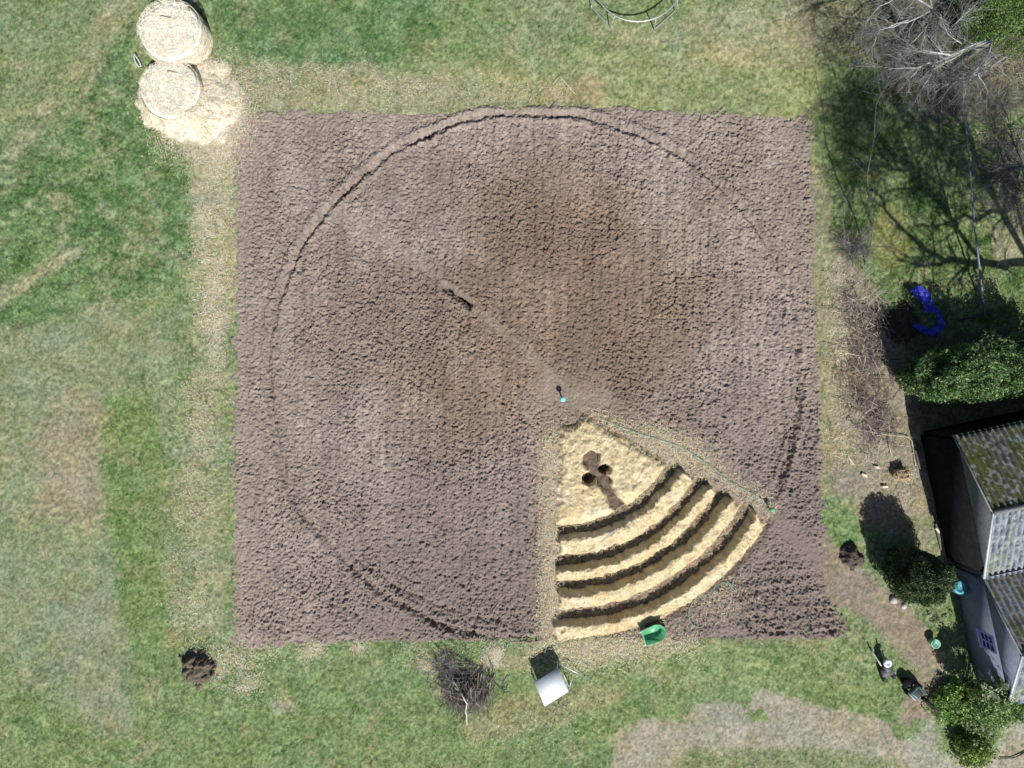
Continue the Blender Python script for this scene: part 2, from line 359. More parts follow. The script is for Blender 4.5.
# ------------------------------------------------------------------ the ground
def build_ground():
    X, Y = grid(-23, 23, -18, 18, .046); PX, PY = to_px(X, Y)
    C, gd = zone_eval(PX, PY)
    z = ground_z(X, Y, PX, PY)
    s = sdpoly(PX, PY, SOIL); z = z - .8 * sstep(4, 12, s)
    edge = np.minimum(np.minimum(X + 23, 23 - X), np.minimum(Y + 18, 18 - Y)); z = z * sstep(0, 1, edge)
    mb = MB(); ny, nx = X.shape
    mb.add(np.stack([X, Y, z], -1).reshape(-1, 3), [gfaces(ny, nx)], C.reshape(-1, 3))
    R = 400
    V = [[-23, -18, 0], [23, -18, 0], [23, 18, 0], [-23, 18, 0], [-R, -R, 0], [R, -R, 0], [R, R, 0], [-R, R, 0]]
    mb.add(V, [np.array([[4, 5, 1, 0], [5, 6, 2, 1], [6, 7, 3, 2], [7, 4, 0, 3]])], (.10, .165, .065))
    tag(mb.build('ground', M_ground, smooth=True), kind='structure')
    # grass: short blades over all turf
    n = 520000
    x = RS.uniform(-21.8, 21.8, n); y = RS.uniform(-16.6, 16.6, n); px, py = to_px(x, y)
    ok = sdpoly(px, py, SOIL) < 3 + 3 * RS.rand(n); x, y, px, py = x[ok], y[ok], px[ok], py[ok]
    C, gd = zone_eval(px, py); ok = RS.rand(len(x)) < gd * .62 * (.35 + 1.3 * sstep(.35, .65, fbm(px, py, 9, 3, 61)))
    x, y, C, gd = x[ok], y[ok], C[ok], gd[ok]
    z = ground_z(x, y) - .01
    c = C * (.62 + .8 * RS.rand(len(x), 1)); dry = RS.rand(len(x)) < .13; c[dry] = np.array([.30, .29, .21]) * (.7 + .6 * RS.rand(dry.sum(), 1))
    g = MB(); g.blades(np.stack([x, y, z], -1), .055 + .05 * np.clip(gd - .9, 0, 1), .012 + 0 * x, c, lean=1.3)
    tag(g.build('grass', M_grass), 'short mixed grass of the lawn around the tilled plot', 'grass', kind='stuff')

# ------------------------------------------------------------------ straw bed geometry (circle of the mandala)
AC = W(560, 400)[:2]; PXM = 1 / 25.0
def bed_polar(X, Y):
    dx = X - AC[0]; dy = AC[1] - Y
    return np.hypot(dx, dy), np.degrees(np.arctan2(dy, dx))      # radius (m), degrees below the horizontal
RIDGES = [(5.40, 6.28), (6.62, 7.28), (7.62, 8.42), (8.86, 9.66)]  # straw ridges (inner, outer radius)
def build_soil():
    x0, y1 = W(224, 100)[:2]; x1, y0 = W(852, 652)[:2]
    X, Y = grid(x0, x1, y0, y1, .028); PX, PY = to_px(X, Y)
    s = soil_sd(PX, PY)
    big = fbm(X, Y, 2.5, 3, 4)
    wx = X + .10 * (fbm(X, Y, .25, 2, 101) - .5); wy = Y + .10 * (fbm(X, Y, .25, 2, 102) - .5)
    w1, v1 = worley(wx * 1.15, wy, .115, 12); w2, v2 = worley(wx * 1.25, wy, .065, 13)
    rough = .55 + .9 * sstep(.35, .65, fbm(X, Y, 1.6, 3, 103))
    w3, v3 = worley(X, Y, .22, 14)
    clod = rough * .50 * (.10 * np.clip(1 - (1.55 * w1) ** 2, 0, 1) * v1 ** 1.5 + .09 * np.clip(1 - (1.5 * w2) ** 2, 0, 1) * v2 + .11 * np.clip(1 - (1.9 * w3) ** 2, 0, 1) * np.clip(v3 - .45, 0, 1) - .05 + (fbm(X / .8, Y / 1.3, .085, 3, 31, .85) - .5) * .17)
    clod = clod - .06 * sstep(.62, .74, fbm(X, Y, .10, 2, 104)) + (fbm(X, Y, .065, 2, 108) - .5) * .085 + (fbm(X / .09, Y / .6, 1, 3, 109) - .5) * .06 + (big - .5) * .06
    rows = .020 * np.sin(X * 2 * math.pi / .33 + 2 * fbm(X, Y, 2, 2, 71)) * sstep(.4, .6, fbm(X, Y, 5, 2, 43))
    z = .035 + clod + rows
    # finely rolled margin on left and top
    marg = sstep(320, 240, PX + 20 * (big - .5)) * .35; z = z * (1 - marg) + marg * (.03 + clod * .6)
    # furrow ring
    ang = np.degrees(np.arctan2(PY - RC[1], PX - RC[0])) % 360
    rr = np.hypot(PX - RC[0], (PY - RC[1]) * 1.012) + 7 * (fbm(PX, PY, 70, 2, 99) - .5) + 4.5 * (fbm(PX, PY, 6, 2, 98) - .5)
    inten = np.interp(ang, [0, 28, 40, 85, 95, 105, 140, 160, 178, 200, 235, 265, 283, 300, 325, 345, 360], [1, 1, .8, .9, 1, .9, .8, .6, .75, 1, 1, 1, 1, .9, .75, .8, 1])
    inten = inten * (.6 + .7 * sstep(.3, .7, fbm(PX, PY, 14, 3, 19)))
    z = z - .13 * inten * np.exp(-((rr - RR) / 3.2) ** 2) + .08 * inten * np.exp(-((rr - RR - 6.5) / 3.2) ** 2) + .07 * inten * np.exp(-((rr - RR + 5) / 3) ** 2)
    # double furrow at the bottom
    d2 = sdline(PX, PY, [(390, 583), (440, 606), (480, 617), (515, 623), (550, 627)]); z = z - .08 * np.exp(-((d2 + 3 * (fbm(PX, PY, 7, 2, 95) - .4)) / 2.6) ** 2) * sstep(.35, .6, fbm(PX, PY, 16, 2, 23))
    # drag lines in the lower right corner, and lower-left
    lr = sstep(0, 40, sdpoly(PX, PY, [(690, 555), (860, 555), (860, 660), (690, 660)]) + 10)
    z = z + lr * .022 * np.sin((PY + .12 * PX + 6 * fbm(PX, PY, 40, 2, 4)) * 2 * math.pi / 13)
    dl = sdline(PX, PY, [(770, 632), (812, 633), (846, 628)]) + 3 * (fbm(PX, PY, 7, 2, 97) - .3); z = z - .13 * np.exp(-(dl / 2.4) ** 2) * sstep(.3, .6, fbm(PX, PY, 18, 2, 96)) + .05 * np.exp(-((dl - 5) / 2.5) ** 2)
    # trodden diagonal line
    dp = sdline(PX, PY, [(322, 204), (400, 248), (455, 292), (520, 345), (562, 388)]); tr = np.exp(-(dp / 6) ** 2)
    dp2 = sdline(PX, PY, [(690, 440), (765, 508), (800, 545), (850, 585)]); tr2 = np.exp(-(dp2 / 11) ** 2)
    dp3 = sdline(PX, PY, [(545, 392), (600, 404)]); tr3 = np.exp(-(dp3 / 16) ** 2)
    tt = np.clip(tr * .7 + tr2 + tr3, 0, 1); z = z * (1 - .65 * tt) + .01 * tt
    # spade slot and little dark pits
    sl = sdline(PX, PY, [(446, 287), (456, 295), (470, 304)]); z = z - .20 * np.exp(-((sl + 1.2 * (fbm(PX, PY, 5, 2, 44) - .5)) / 3.3) ** 2) + .05 * np.exp(-((sl - 6.5) / 2.5) ** 2)
    # under the straw bed
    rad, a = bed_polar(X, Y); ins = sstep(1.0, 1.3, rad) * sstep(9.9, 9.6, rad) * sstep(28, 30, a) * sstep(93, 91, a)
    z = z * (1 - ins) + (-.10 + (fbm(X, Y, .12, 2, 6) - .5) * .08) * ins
    for hx, hy in ((587, 478), (605, 469)): z = z - .45 * sstep(5.5, 3.0, np.hypot((PX - hx) * .8, PY - hy) + 2 * (fbm(PX, PY, 5, 2, 94) - .5))
    z = np.where(s < 9, z * sstep(-1, 9, s) - .14 * (1 - sstep(-2, 5, s)), z)
    # colours of the earth itself: pale dry crust, browner fresh soil in the middle
    t = sstep(.30, .80, .75 * np.exp(-(((PX - 545) / 170) ** 2 + ((PY - 300) / 150) ** 2)) + .6 * (fbm(PX, PY, 110, 4, 45) - .28) + .15 * np.exp(-(((PX - 440) / 70) ** 2 + ((PY - 400) / 60) ** 2)))
    C = np.array([.245, .211, .192]) * (1 - t[..., None]) + np.array([.205, .160, .127]) * t[..., None]
    C = C * (1 + .45 * (vnoise(PX, PY, 1.6, 151) - .5) + .4 * (vnoise(PX / 2.2, PY / 3.6, 1, 153) - .5) + .5 * (fbm(X / .3, Y / 2.6, 1, 3, 152) - .5))[..., None]
    dk = np.clip(sstep(.38, .62, fbm(PX, PY, 60, 4, 46)) * (.25 + .75 * np.exp(-(((PX - 520) / 170) ** 2 + ((PY - 310) / 150) ** 2))), 0, 1)[..., None] * .7; C = C * (1 - dk) + np.array([.145, .110, .088]) * dk
    pale = np.clip(sstep(40, 0, s) * .5 + tt * .5 + marg * .5, 0, 1)[..., None]; C = C * (1 - pale) + np.array([.245, .212, .185]) * pale
    lo = (np.clip(sstep(400, 600, PY) * sstep(270, 420, PX) + sstep(600, 720, PX) * sstep(330, 520, PY) * .6, 0, 1) * .8)[..., None]; C = C * (1 - lo) + np.array([.175, .147, .136]) * lo
    st = np.exp(-(np.maximum(sdline(PX, PY, [(546, 440), (552, 640)]), 0) / 9) ** 2)[..., None] * .35; C = C * (1 - st) + np.array([.36, .30, .19]) * st
    C = C * np.array([.96, .93, .91])
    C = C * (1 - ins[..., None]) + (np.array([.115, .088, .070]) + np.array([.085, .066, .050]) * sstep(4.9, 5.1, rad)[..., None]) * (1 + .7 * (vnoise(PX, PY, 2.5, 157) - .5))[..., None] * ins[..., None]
    mb = MB(); ny, nx = X.shape
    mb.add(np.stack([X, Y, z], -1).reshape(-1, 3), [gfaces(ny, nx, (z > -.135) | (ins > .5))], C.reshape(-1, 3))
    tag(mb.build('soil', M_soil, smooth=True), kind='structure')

STRAW = (.50, .425, .268); STRAWP = (.57, .52, .40)
def straw_cols(n, base=STRAW): return cvar(n, base, .30, (.40, .29, .13), .15)

def build_bed():
    root = empty('straw_bed', (AC[0] + 2.5, AC[1] - 4.3, 0), 'fan-shaped garden bed of golden straw with curved trenches in the brown soil', 'garden bed')
    def patch(r0, r1, a0, a1, hmax, prof, step=.035):
        nr = int((r1 - r0 + .5) / step) + 1; na = int(math.radians(a1 - a0 + 6) * (r0 + r1) / 2 / step) + 1
        R, A = np.meshgrid(np.linspace(r0 - .25, r1 + .25, nr), np.linspace(a0 - 3, a1 + 3, na))
        X = AC[0] + R * np.cos(np.radians(A)); Y = AC[1] - R * np.sin(np.radians(A))
        jit = (fbm(X, Y, .5, 4, 61, .6) - .5) * .42 + (vnoise(X, Y, .08, 62) - .5) * .12 + (fbm(X, Y, .2, 2, 162) - .5) * .26
        aj = 4.0 * (fbm(X, Y, .6, 3, 161) - .5)
        e = np.minimum(np.minimum(R - r0, r1 - R), np.minimum((A - a0 + aj), (a1 - A + aj)) * math.radians(1) * R) + jit * .45; uu = (R - r0 + jit * .4) / (r1 - r0)
        z = prof(X, Y, R, A, e, uu) + (fbm(X, Y, .22, 3, 63) - .5) * .17 * sstep(0, .2, e) + (vnoise(X, Y, .06, 64) - .5) * .06
        mb = MB(); keep = z > -.16
        c = np.array(STRAW) * (1 + .5 * (fbm(X, Y, .3, 4, 65, .7) - .5))[..., None]
        br = sstep(.60, .72, fbm(X, Y, .7, 3, 66))[..., None] * .35; c = c * (1 - br) + np.array([.42, .29, .13]) * br
        pl = sstep(.55, .7, fbm(X, Y, 1.1, 3, 67))[..., None] * .5; c = c * (1 - pl) + np.array(STRAWP) * pl
        mb.add(np.stack([X, Y, z], -1).reshape(-1, 3), [gfaces(na, nr, keep)], c.reshape(-1, 3))
        # straws lying on the surface
        sel = np.flatnonzero((z.ravel() > -.02)); n = int(len(sel) * .30); k = RS.choice(sel, n)
        P = np.stack([X.ravel()[k], Y.ravel()[k], z.ravel()[k] + .012], -1); P[:, :2] += RS.uniform(-.02, .02, (n, 2))
        mb.strands(P, .13, .008, straw_cols(n), tilt=.35)
        return mb
    def ridge_prof(h):
        def f(X, Y, R, A, e, uu): return -.20 + (h + .20) * sstep(-.08, .15, e) * (1 - .62 * sstep(.18, 1.0, uu)) * (.80 + .4 * fbm(X, Y, .6, 3, 68)) 
        return f
    hs = [.44, .44, .45, .42]
    for (r0, r1), h in zip(RIDGES, hs):
        o = part(patch(r0, r1, 30.2, 91, h, ridge_prof(h)), 'straw_ridge', M_straw, root, True)
    # innermost bed with the keyhole path let into it
    u = np.array([math.cos(math.radians(60)), -math.sin(math.radians(60))])
    def inner(X, Y, R, A, e, uu):
        PX, PY = to_px(X, Y)
        n = 7 * (fbm(PX, PY, 9, 3, 73) - .5)
        path = 7.0 - sdline(PX, PY, [(589, 459), (600, 474), (610, 492), (622, 512)]) + n
        path = np.maximum(path, 9 - np.hypot(PX - 591, PY - 459) + n)
        hole = np.maximum(5.0 - np.hypot((PX - 588) * .8, PY - 478), 5.0 - np.hypot((PX - 604) * .8, PY - 469)) + n * .35; path = np.maximum(path, 6.5 - sdline(PX, PY, [(588, 478), (604, 469)]) + n * .6)
        cut = sstep(-1, 3.0, np.maximum(path, hole))
        z = -.20 + .48 * np.sqrt(np.clip(sstep(-.12, .35, e), 0, 1)) * (.9 + .2 * fbm(X, Y, .6, 3, 69))
        return z * (1 - cut) - (.22 + 1.0 * sstep(-1, 2, hole)) * cut
    part(patch(1.08, 4.95, 31, 92, .3, inner), 'keyhole_bed', M_straw, root, True)
    # straw trodden out around the bed
    mb = MB(); P = []; n = 6500; rr = RS.uniform(4.9, 9.3, n); aa = np.radians(RS.uniform(31, 90, n)); q = np.stack([AC[0] + rr * np.cos(aa), AC[1] - rr * np.sin(aa), 0 * rr - .05], -1)
    mb.strands(q, .13, .009, straw_cols(n), tilt=.3)
    for (a, b, w, n) in (((552, 432), (551, 640), 6.5, 2300), ((590, 412), (672, 458), 5, 450), ((650, 436), (770, 507), 6, 800), ((556, 650), (690, 640), 9, 900),
                         ((700, 590), (735, 600), 14, 260), ((560, 636), (700, 585), 14, 400), ((640, 432), (705, 462), 10, 900)):
        t = RS.rand(n); q = RS.randn(n, 2) * w; px = a[0] + (b[0] - a[0]) * t + q[:, 0]; py = a[1] + (b[1] - a[1]) * t + q[:, 1]
        P.append(np.stack([(px - 512) / 25, (384 - py) / 25, RS.uniform(.05, .13, n)], -1))
    P = np.concatenate(P); rad, a = bed_polar(P[:, 0], P[:, 1]); P = P[~((rad < 9.6) & (rad > 1.1) & (a > 30) & (a < 91))]
    P = np.repeat(P, 3, 0) + RS.randn(len(P) * 3, 3) * [.12, .12, .01]; mb.strands(P, .12, .009, straw_cols(len(P), (.56, .50, .37)), tilt=.25)
    tag(mb.build('loose_straw', M_straw), 'thin pale straw litter trodden around the fan-shaped bed', 'straw', kind='stuff')

def build_litter():
    mb = MB(); P = []
    def ln(a, b, w, n):
        t = RS.rand(n); q = RS.randn(n, 2) * w; px = a[0] + (b[0] - a[0]) * t + q[:, 0]; py = a[1] + (b[1] - a[1]) * t + q[:, 1]
        keep = RS.rand(n) < sstep(.38, .62, fbm(px, py, 10, 3, 7)) + .12
        x, y = (px - 512) / 25, (384 - py) / 25
        P.append(np.stack([x, y, ground_z(x, y) + .05 + .02 * RS.rand(n)], -1)[keep])
    ln((214, 130), (212, 330), 11, 3600); ln((218, 250), (216, 380), 4, 900); ln((205, 370), (190, 640), 14, 2000); ln((205, 380), (200, 430), 6, 350)
    ln((250, 78), (420, 96), 12, 1500); ln((420, 90), (560, 95), 10, 500); ln((235, 652), (330, 650), 6, 350); ln((400, 650), (700, 645), 8, 900); ln((215, 640), (250, 690), 12, 800)
    ln((520, 670), (640, 650), 10, 700); ln((480, 740), (600, 700), 14, 300); ln((835, 280), (840, 470), 6, 500); ln((838, 268), (852, 330), 8, 380); ln((845, 330), (858, 420), 10, 420); ln((870, 440), (900, 500), 20, 500)
    for (cx, cy, w, n) in ((315, 648, 3, 90), (359, 648, 2.5, 60), (427, 662, 4, 120), (491, 659, 4, 140), (247, 682, 4, 160), (224, 672, 5, 120), (590, 648, 6, 120), (497, 652, 3, 80)):
        ln((cx, cy), (cx + .1, cy), w, n * 2)
    P = np.concatenate(P); P = np.repeat(P, 3, 0) + RS.randn(len(P) * 3, 3) * [.14, .14, .008]; mb.strands(P, .085, .0085, straw_cols(len(P), (.58, .54, .41)), tilt=.2)
    tag(mb.build('straw_litter', M_straw), 'scattered pale straw on the grass along the plot edges', 'straw', kind='stuff')

def build_bales():
    def bale(c, r, h, label, sunk=0):
        root = empty('straw_bale', (c[0], c[1], 0), label, 'straw bale', 'round straw bales')
        n = 72; mb = MB(); zs = [0, .03, .2, .5, .75, .88, .95, 1.0]; ins = [.0, .03, .05, .06, .04, -.02, -.10, -.24]
        V = []; nr = 20; prof = [(r + b, z * h) for z, b in zip(zs, ins)] + [(max((r - .24) * (1 - k / 13.), 0.01), h + .012) for k in range(0, 13)]
        prof = np.array(prof); th = np.arange(n) * 2 * math.pi / n
        R = prof[:, 0][:, None] + 0 * th; X = R * np.cos(th); Y = R * np.sin(th); Z = prof[:, 1][:, None] + 0 * th
        out = 1 + .16 * (fbm(np.cos(th) * 2 + c[0], np.sin(th) * 2, 1.0, 4, 5, .6) - .5); X *= out; Y *= out
        top = (np.arange(len(prof)) >= 7)[:, None]
        Z = Z + top * ((fbm(X + c[0], Y + c[1], .5, 3, 15) - .5) * .10 + (vnoise(X, Y, .07, 3) - .5) * .05)
        X = X + c[0]; Y = Y + c[1]; k = len(prof)
        i = np.arange(k - 1)[:, None]; j = np.arange(n)[None]; j2 = (j + 1) % n
        Q = np.stack([i * n + j, i * n + j2, (i + 1) * n + j2, (i + 1) * n + j], -1).reshape(-1, 4)
        cc = np.array([.72, .69, .59]) * (1 + .10 * (fbm(X, Y, .4, 4, 2) - .5))[..., None]
        mb.add(np.stack([X, Y, Z], -1).reshape(-1, 3), [Q, np.array([[(k - 1) * n + q for q in range(n)]])], cc.reshape(-1, 3))
        m = 2600; a = RS.rand(m) * 2 * math.pi; rr = r * np.sqrt(RS.rand(m)) * .97
        P = np.stack([c[0] + rr * np.cos(a), c[1] + rr * np.sin(a), h + .045 + .03 * RS.rand(m)], -1)
        mb.strands(P, .18, .012, cvar(m, (.72, .69, .59), .10, (.55, .49, .38), .04), az=a + math.pi / 2 + RS.randn(m) * 1.0)
        m = 1800; a = RS.rand(m) * 2 * math.pi
        P = np.stack([c[0] + (r + .07) * np.cos(a), c[1] + (r + .07) * np.sin(a), RS.rand(m) * h], -1)
        mb.strands(P, .2, .012, straw_cols(m, STRAWP), az=a + math.pi / 2, tilt=.3)
        part(mb, 'bale_body', M_straw, root, True)
        return root
    c1 = W(182, 43)[:2]; c2 = W(179, 97)[:2]
    b1 = bale(c1, 1.17, 1.05, 'intact round straw bale standing on end at the top edge of the lawn')
    b2 = bale(c2, 1.12, .78, 'half unrolled straw bale with straw heaped around it')
    # twine ends lying on the tops
    for b, (x, y), h in ((b1, (160, 16), 1.13), (b2, (167, 71), .85)):
        t = MB(); p = W(x, y, h); t.tube([p, p + [.12, -.01, .03], p + [.26, -.05, .03], p + [.42, -.06, 0]], .018, 5, (.16, .13, .10)); part(t, 'twine', M_twig, b)
    # heap of loose straw
    X, Y = grid(*(W(128, 0)[0], W(250, 0)[0]), W(0, 160)[1], W(0, 52)[1], .04); PX, PY = to_px(X, Y)
    s = sdpoly(PX, PY, [(137, 80), (175, 60), (208, 52), (226, 60), (240, 88), (242, 118), (226, 146), (196, 148), (162, 139), (142, 127), (134, 106)]) + 16 * (fbm(PX, PY, 16, 4, 3) - .5)
    z = -.12 + (.46 + .40 * np.exp(-((PX - 186) / 30) ** 2 - ((PY - 114) / 20) ** 2)) * sstep(-5, 20, s) * (.75 + .5 * fbm(X, Y, .9, 3, 8)) + .12 * (fbm(X, Y, .25, 3, 18) - .5) + (vnoise(X, Y, .06, 6) - .5) * .05
    mb = MB(); c = np.array([.66, .61, .49]) * (1 + .35 * (fbm(X, Y, .4, 4, 22) - .5))[..., None]; br = sstep(.58, .7, fbm(X, Y, .6, 3, 26))[..., None] * .4; c = c * (1 - br) + np.array([.45, .37, .24]) * br
    mb.add(np.stack([X, Y, z], -1).reshape(-1, 3), [gfaces(*X.shape, z > -.08)], c.reshape(-1, 3))
    sel = np.flatnonzero(z.ravel() > -.03); k = RS.choice(sel, 9000); P = np.stack([X.ravel()[k], Y.ravel()[k], z.ravel()[k] + .015], -1); mb.strands(P, .15, .010, straw_cols(9000, (.66, .62, .50)), tilt=.4)
    n = 6200; q = RS.randn(n, 2) * [23, 20] + [203, 114]; q2 = RS.randn(1800, 2) * [10, 26] + [224, 120]; q = np.concatenate([q, q2]); x, y = (q[:, 0] - 512) / 25, (384 - q[:, 1]) / 25
    ok = (q[:, 0] > 150) | (q[:, 1] < 122); x, y = x[ok], y[ok]
    P = np.stack([x, y, np.maximum(ground_z(x, y), -.02) + .05], -1); P = np.repeat(P, 4, 0) + RS.randn(len(P) * 4, 3) * [.12, .12, .01]; mb.strands(P, .10, .009, straw_cols(len(P), STRAWP), tilt=.25)
    tag(mb.build('straw_heap', M_straw, smooth=True), 'spread heap of loose pale straw below the half unrolled bale', 'straw heap')
    # white scrap of net wrap
    t = MB(); p = [W(134.5, 53, .12), W(136, 57, .15), W(139, 61, .12), W(141, 66, .1), W(139, 67, .1), W(136, 63, .13), W(134, 58, .12), W(134.5, 53, .12)]
    t.tube(p, .022, 6, (.62, .64, .66)); tag(t.build('net_wrap', M_white), 'small white scrap of net wrap left of the bales', 'net wrap')

# ------------------------------------------------------------------ heaps, twigs
def mound(name, px, rx, ry, h, label, cat, base, seed=1, rough=.2):
    c = W(*px); X, Y = grid(c[0] - rx * 2.1, c[0] + rx * 2.1, c[1] - ry * 2.1, c[1] + ry * 2.1, .035)
    d = np.hypot((X - c[0]) / rx, (Y - c[1]) / ry) + 1.0 * (fbm(X, Y, .35, 4, seed, .65) - .5)
    z = -.1 + (h + .1) * sstep(1.05, .35, d) + rough * (fbm(X, Y, .2, 3, seed + 5) - .5) * sstep(1.2, .8, d) + (1 - np.abs(2 * vnoise(X, Y, .11, seed + 8) - 1) - .5) * .12 * sstep(1.2, .8, d)
    mb = MB(); cc = np.array(base) * (1 + .5 * (fbm(X, Y, .15, 3, seed + 2) - .5))[..., None]
    mb.add(np.stack([X, Y, z], -1).reshape(-1, 3), [gfaces(*X.shape, z > -.06)], cc.reshape(-1, 3))
    return tag(mb.build(name, M_soil, smooth=True, loc=(c[0], c[1], 0)), label, cat)

def twig(mb, p, d, L, r, col, depth, n=4, sag=.0, wig=.22, sides=4):
    k = max(3, n); P = [np.array(p, float)]; d = np.array(d, float) / np.linalg.norm(d)
    for i in range(k):
        d = d + RS.randn(3) * wig * .5 + np.array([0, 0, -sag]); d /= np.linalg.norm(d); P.append(P[-1] + d * L / k)
    mb.tube(P, np.linspace(r, r * .35, k + 1), sides if r > .012 else 3, np.array(col) * RS.uniform(.75, 1.25), caps=False)
    if depth > 0:
        m = RS.randint(3, 6)
        for q in range(m):
            i = RS.randint(1, k + 1); dd = d + RS.randn(3) * .65; dd /= np.linalg.norm(dd)
            twig(mb, P[i], dd, L * RS.uniform(.4, .7), r * .5, col, depth - 1, n, sag, wig, sides)
def brush(name, pts, n, L, h, cols, label, cat, w, r=.012, az=None, azs=6.3):
    """pile of cut twigs strewn about a polyline (px)"""
    mb = MB(); P = np.array(pts, float)
    for i in range(n):
        t = RS.rand() * (len(P) - 1); k = min(int(t), len(P) - 2); q = P[k] + (P[k + 1] - P[k]) * (t - k) + RS.randn(2) * w * .5
        a = (az if az is not None else 0) + (RS.rand() - .5) * azs
        z = h * RS.rand() ** 1.2; c = cols[RS.randint(len(cols))]; l = L * RS.uniform(.5, 1.4); d = np.array([math.cos(a), math.sin(a), RS.randn() * .22])
        x = W(q[0], q[1]); pp = np.array([x[0], x[1], .04 + z]) - d * l * .5; pp[2] = max(pp[2], .03)
        twig(mb, pp, d, l, r * RS.uniform(.6, 1.5), c, 1 if RS.rand() < .55 else 0, 4, .02)
    c = W(*P.mean(0)); return mb, c
GREYS = [(.22, .195, .175), (.14, .12, .11), (.32, .29, .25), (.11, .09, .085), (.45, .41, .35)]
PURP = [(.15, .13, .145), (.10, .085, .10), (.22, .20, .20), (.30, .28, .26)]

def build_brush():
    # pruned twig pile below the plot
    root = empty('brush_pile', W(466, 690), 'dark pile of pruned twigs on the lawn below the plot', 'brush pile', 'brush piles')
    mb = MB()
    for i in range(300):
        px = 468 + RS.randn() * 12; py = 689 + RS.randn() * 11; top = .55 * math.exp(-((px - 466) / 22) ** 2 - ((py - 690) / 20) ** 2)
        a = math.radians(-90) + RS.randn() * .55; p = W(px, py); l = RS.uniform(.35, .9); d = np.array([math.cos(a), math.sin(a), -.12 + .25 * RS.randn()])
        pp = np.array([p[0], p[1], .05 + top * RS.rand() ** .6]) - d * l * .5; pp[2] = max(pp[2], .04)
        twig(mb, pp, d, l, .016, ([(.13, .11, .105), (.18, .155, .14), (.075, .062, .06), (.34, .31, .29)])[RS.randint(4)], 1, 4, .0)
    for i in range(110):
        px = 449 + RS.randn() * 8; py = 664 + RS.randn() * 7; a = RS.rand() * 6.28; p = W(px, py); d = np.array([math.cos(a), math.sin(a), .3])
        twig(mb, [p[0], p[1], .05 + .3 * RS.rand()], d, RS.uniform(.3, .7), .012, PURP[RS.randint(4)], 1, 4)
    part(mb, 'twigs', M_twig, root)
    b = MB(); b.tube(Wl([(461.5, 693, .7), (464, 699, .72), (467, 704, .70), (465.5, 711, .6), (466.5, 716, .5), (467, 725, .3)]), [.022, .03, .03, .026, .024, .02], 6, (.55, .49, .43)); part(b, 'pale_branch', M_twig, root)
    for pts, n, L, h, cols, w, lab in (
        ([(852, 285), (862, 330), (868, 350)], 210, .75, .35, GREYS, 20, 'tangle of pale dry stems piled at the upper end of the yard edge'),
        ([(866, 350), (866, 385), (862, 412)], 240, .8, .4, GREYS + [(.16, .10, .07)], 22, 'long heap of grey and brown twigs left of the evergreen hedge'),
        ([(872, 412), (880, 425), (868, 440)], 120, .6, .3, PURP + GREYS, 22, 'small mauve-grey twig heap above the wooden crate'),
        ([(992, 130), (1012, 160), (1018, 215)], 170, .9, .8, PURP, 26, 'dark purplish brush heap at the right edge under the bare trees')):
        mb, c = brush('brush_pile', pts, n, L, h, cols, lab, 'brush pile', w)
        tag(mb.build('brush_pile', M_twig, loc=(c[0], c[1], 0)), lab, 'brush pile', 'brush piles')
    # yellowish dry stems upper right, dead weeds
    mb, c = brush('d', [(790, 10), (830, 20), (870, 40), (872, 60)], 150, .5, .35, [(.22, .19, .13), (.17, .14, .10), (.27, .25, .17), (.12, .10, .07)], '', '', 34, .009)
    tag(mb.build('dead_weeds', M_twig, loc=(c[0], c[1], 0)), 'patch of brown dead weeds left of the bare tree', 'weeds')
    mb, c = brush('d', [(1005, 60), (1015, 90)], 120, .6, .5, [(.27, .25, .19), (.22, .19, .15), (.33, .31, .25)], '', '', 26, .009)
    tag(mb.build('dead_weeds', M_twig, loc=(c[0], c[1], 0)), 'clump of straw-coloured dead weeds right of the bare tree', 'weeds')
    # long pale branch in the yard, short sticks
    b = MB(); b.tube(Wl([(862, 430, .1), (872, 432, .15), (885, 434.5, .15), (900, 436, .12), (908, 437, .1), (912, 441, .08), (914, 455, .08), (916, 466, .06)]), np.linspace(.03, .018, 8), 6, (.40, .35, .27))
    tag(b.build('branch', M_twig), 'long pale bent branch lying above the wooden crate', 'branch')
    b = MB(); b.tube(Wl([(847, 452, .05), (849, 458, .06), (854, 465, .05)]), [.025, .03, .02], 6, (.48, .43, .35)); tag(b.build('stick', M_twig), 'short pale stick lying on the bare yard beside the plot edge', 'stick', 'sticks')
    b = MB(); b.tube(Wl([(888, 437, .08), (889.5, 447, .1), (892, 457, .05)]), [.02, .022, .015], 6, (.42, .38, .3)); tag(b.build('stick', M_twig), 'thin pale stick running down to the wooden crate', 'stick', 'sticks')
    b = MB(); b.tube(Wl([(553, 84, .09), (560, 76, .11), (575, 94, .08)]), [.012, .014, .012], 5, (.50, .44, .36)); tag(b.build('stick', M_twig), 'thin bent stick on the dry grass above the plot', 'stick', 'sticks')
    for (x, y, a), lab in (((875.5, 467, -.15), 'pale wood offcut nearest the wooden crate'), ((863.5, 475, -.5), 'pale wood offcut farthest left in the yard'), ((884, 486.5, 0), 'pale wood offcut just above the round shrub shadow'), ((872, 415, .8), 'small pale wood offcut on the twig heap'), ((936.5, 530, -.9), 'pale wood offcut at the corner of the shed shadow')):
        p = W(x, y); o = MB(); o.box((p[0], p[1], .08), (.24, .09, .05), a, bev=.008); tag(o.build('wood_offcut', M_palewood), lab, 'wood offcut', 'wood offcuts in the yard')

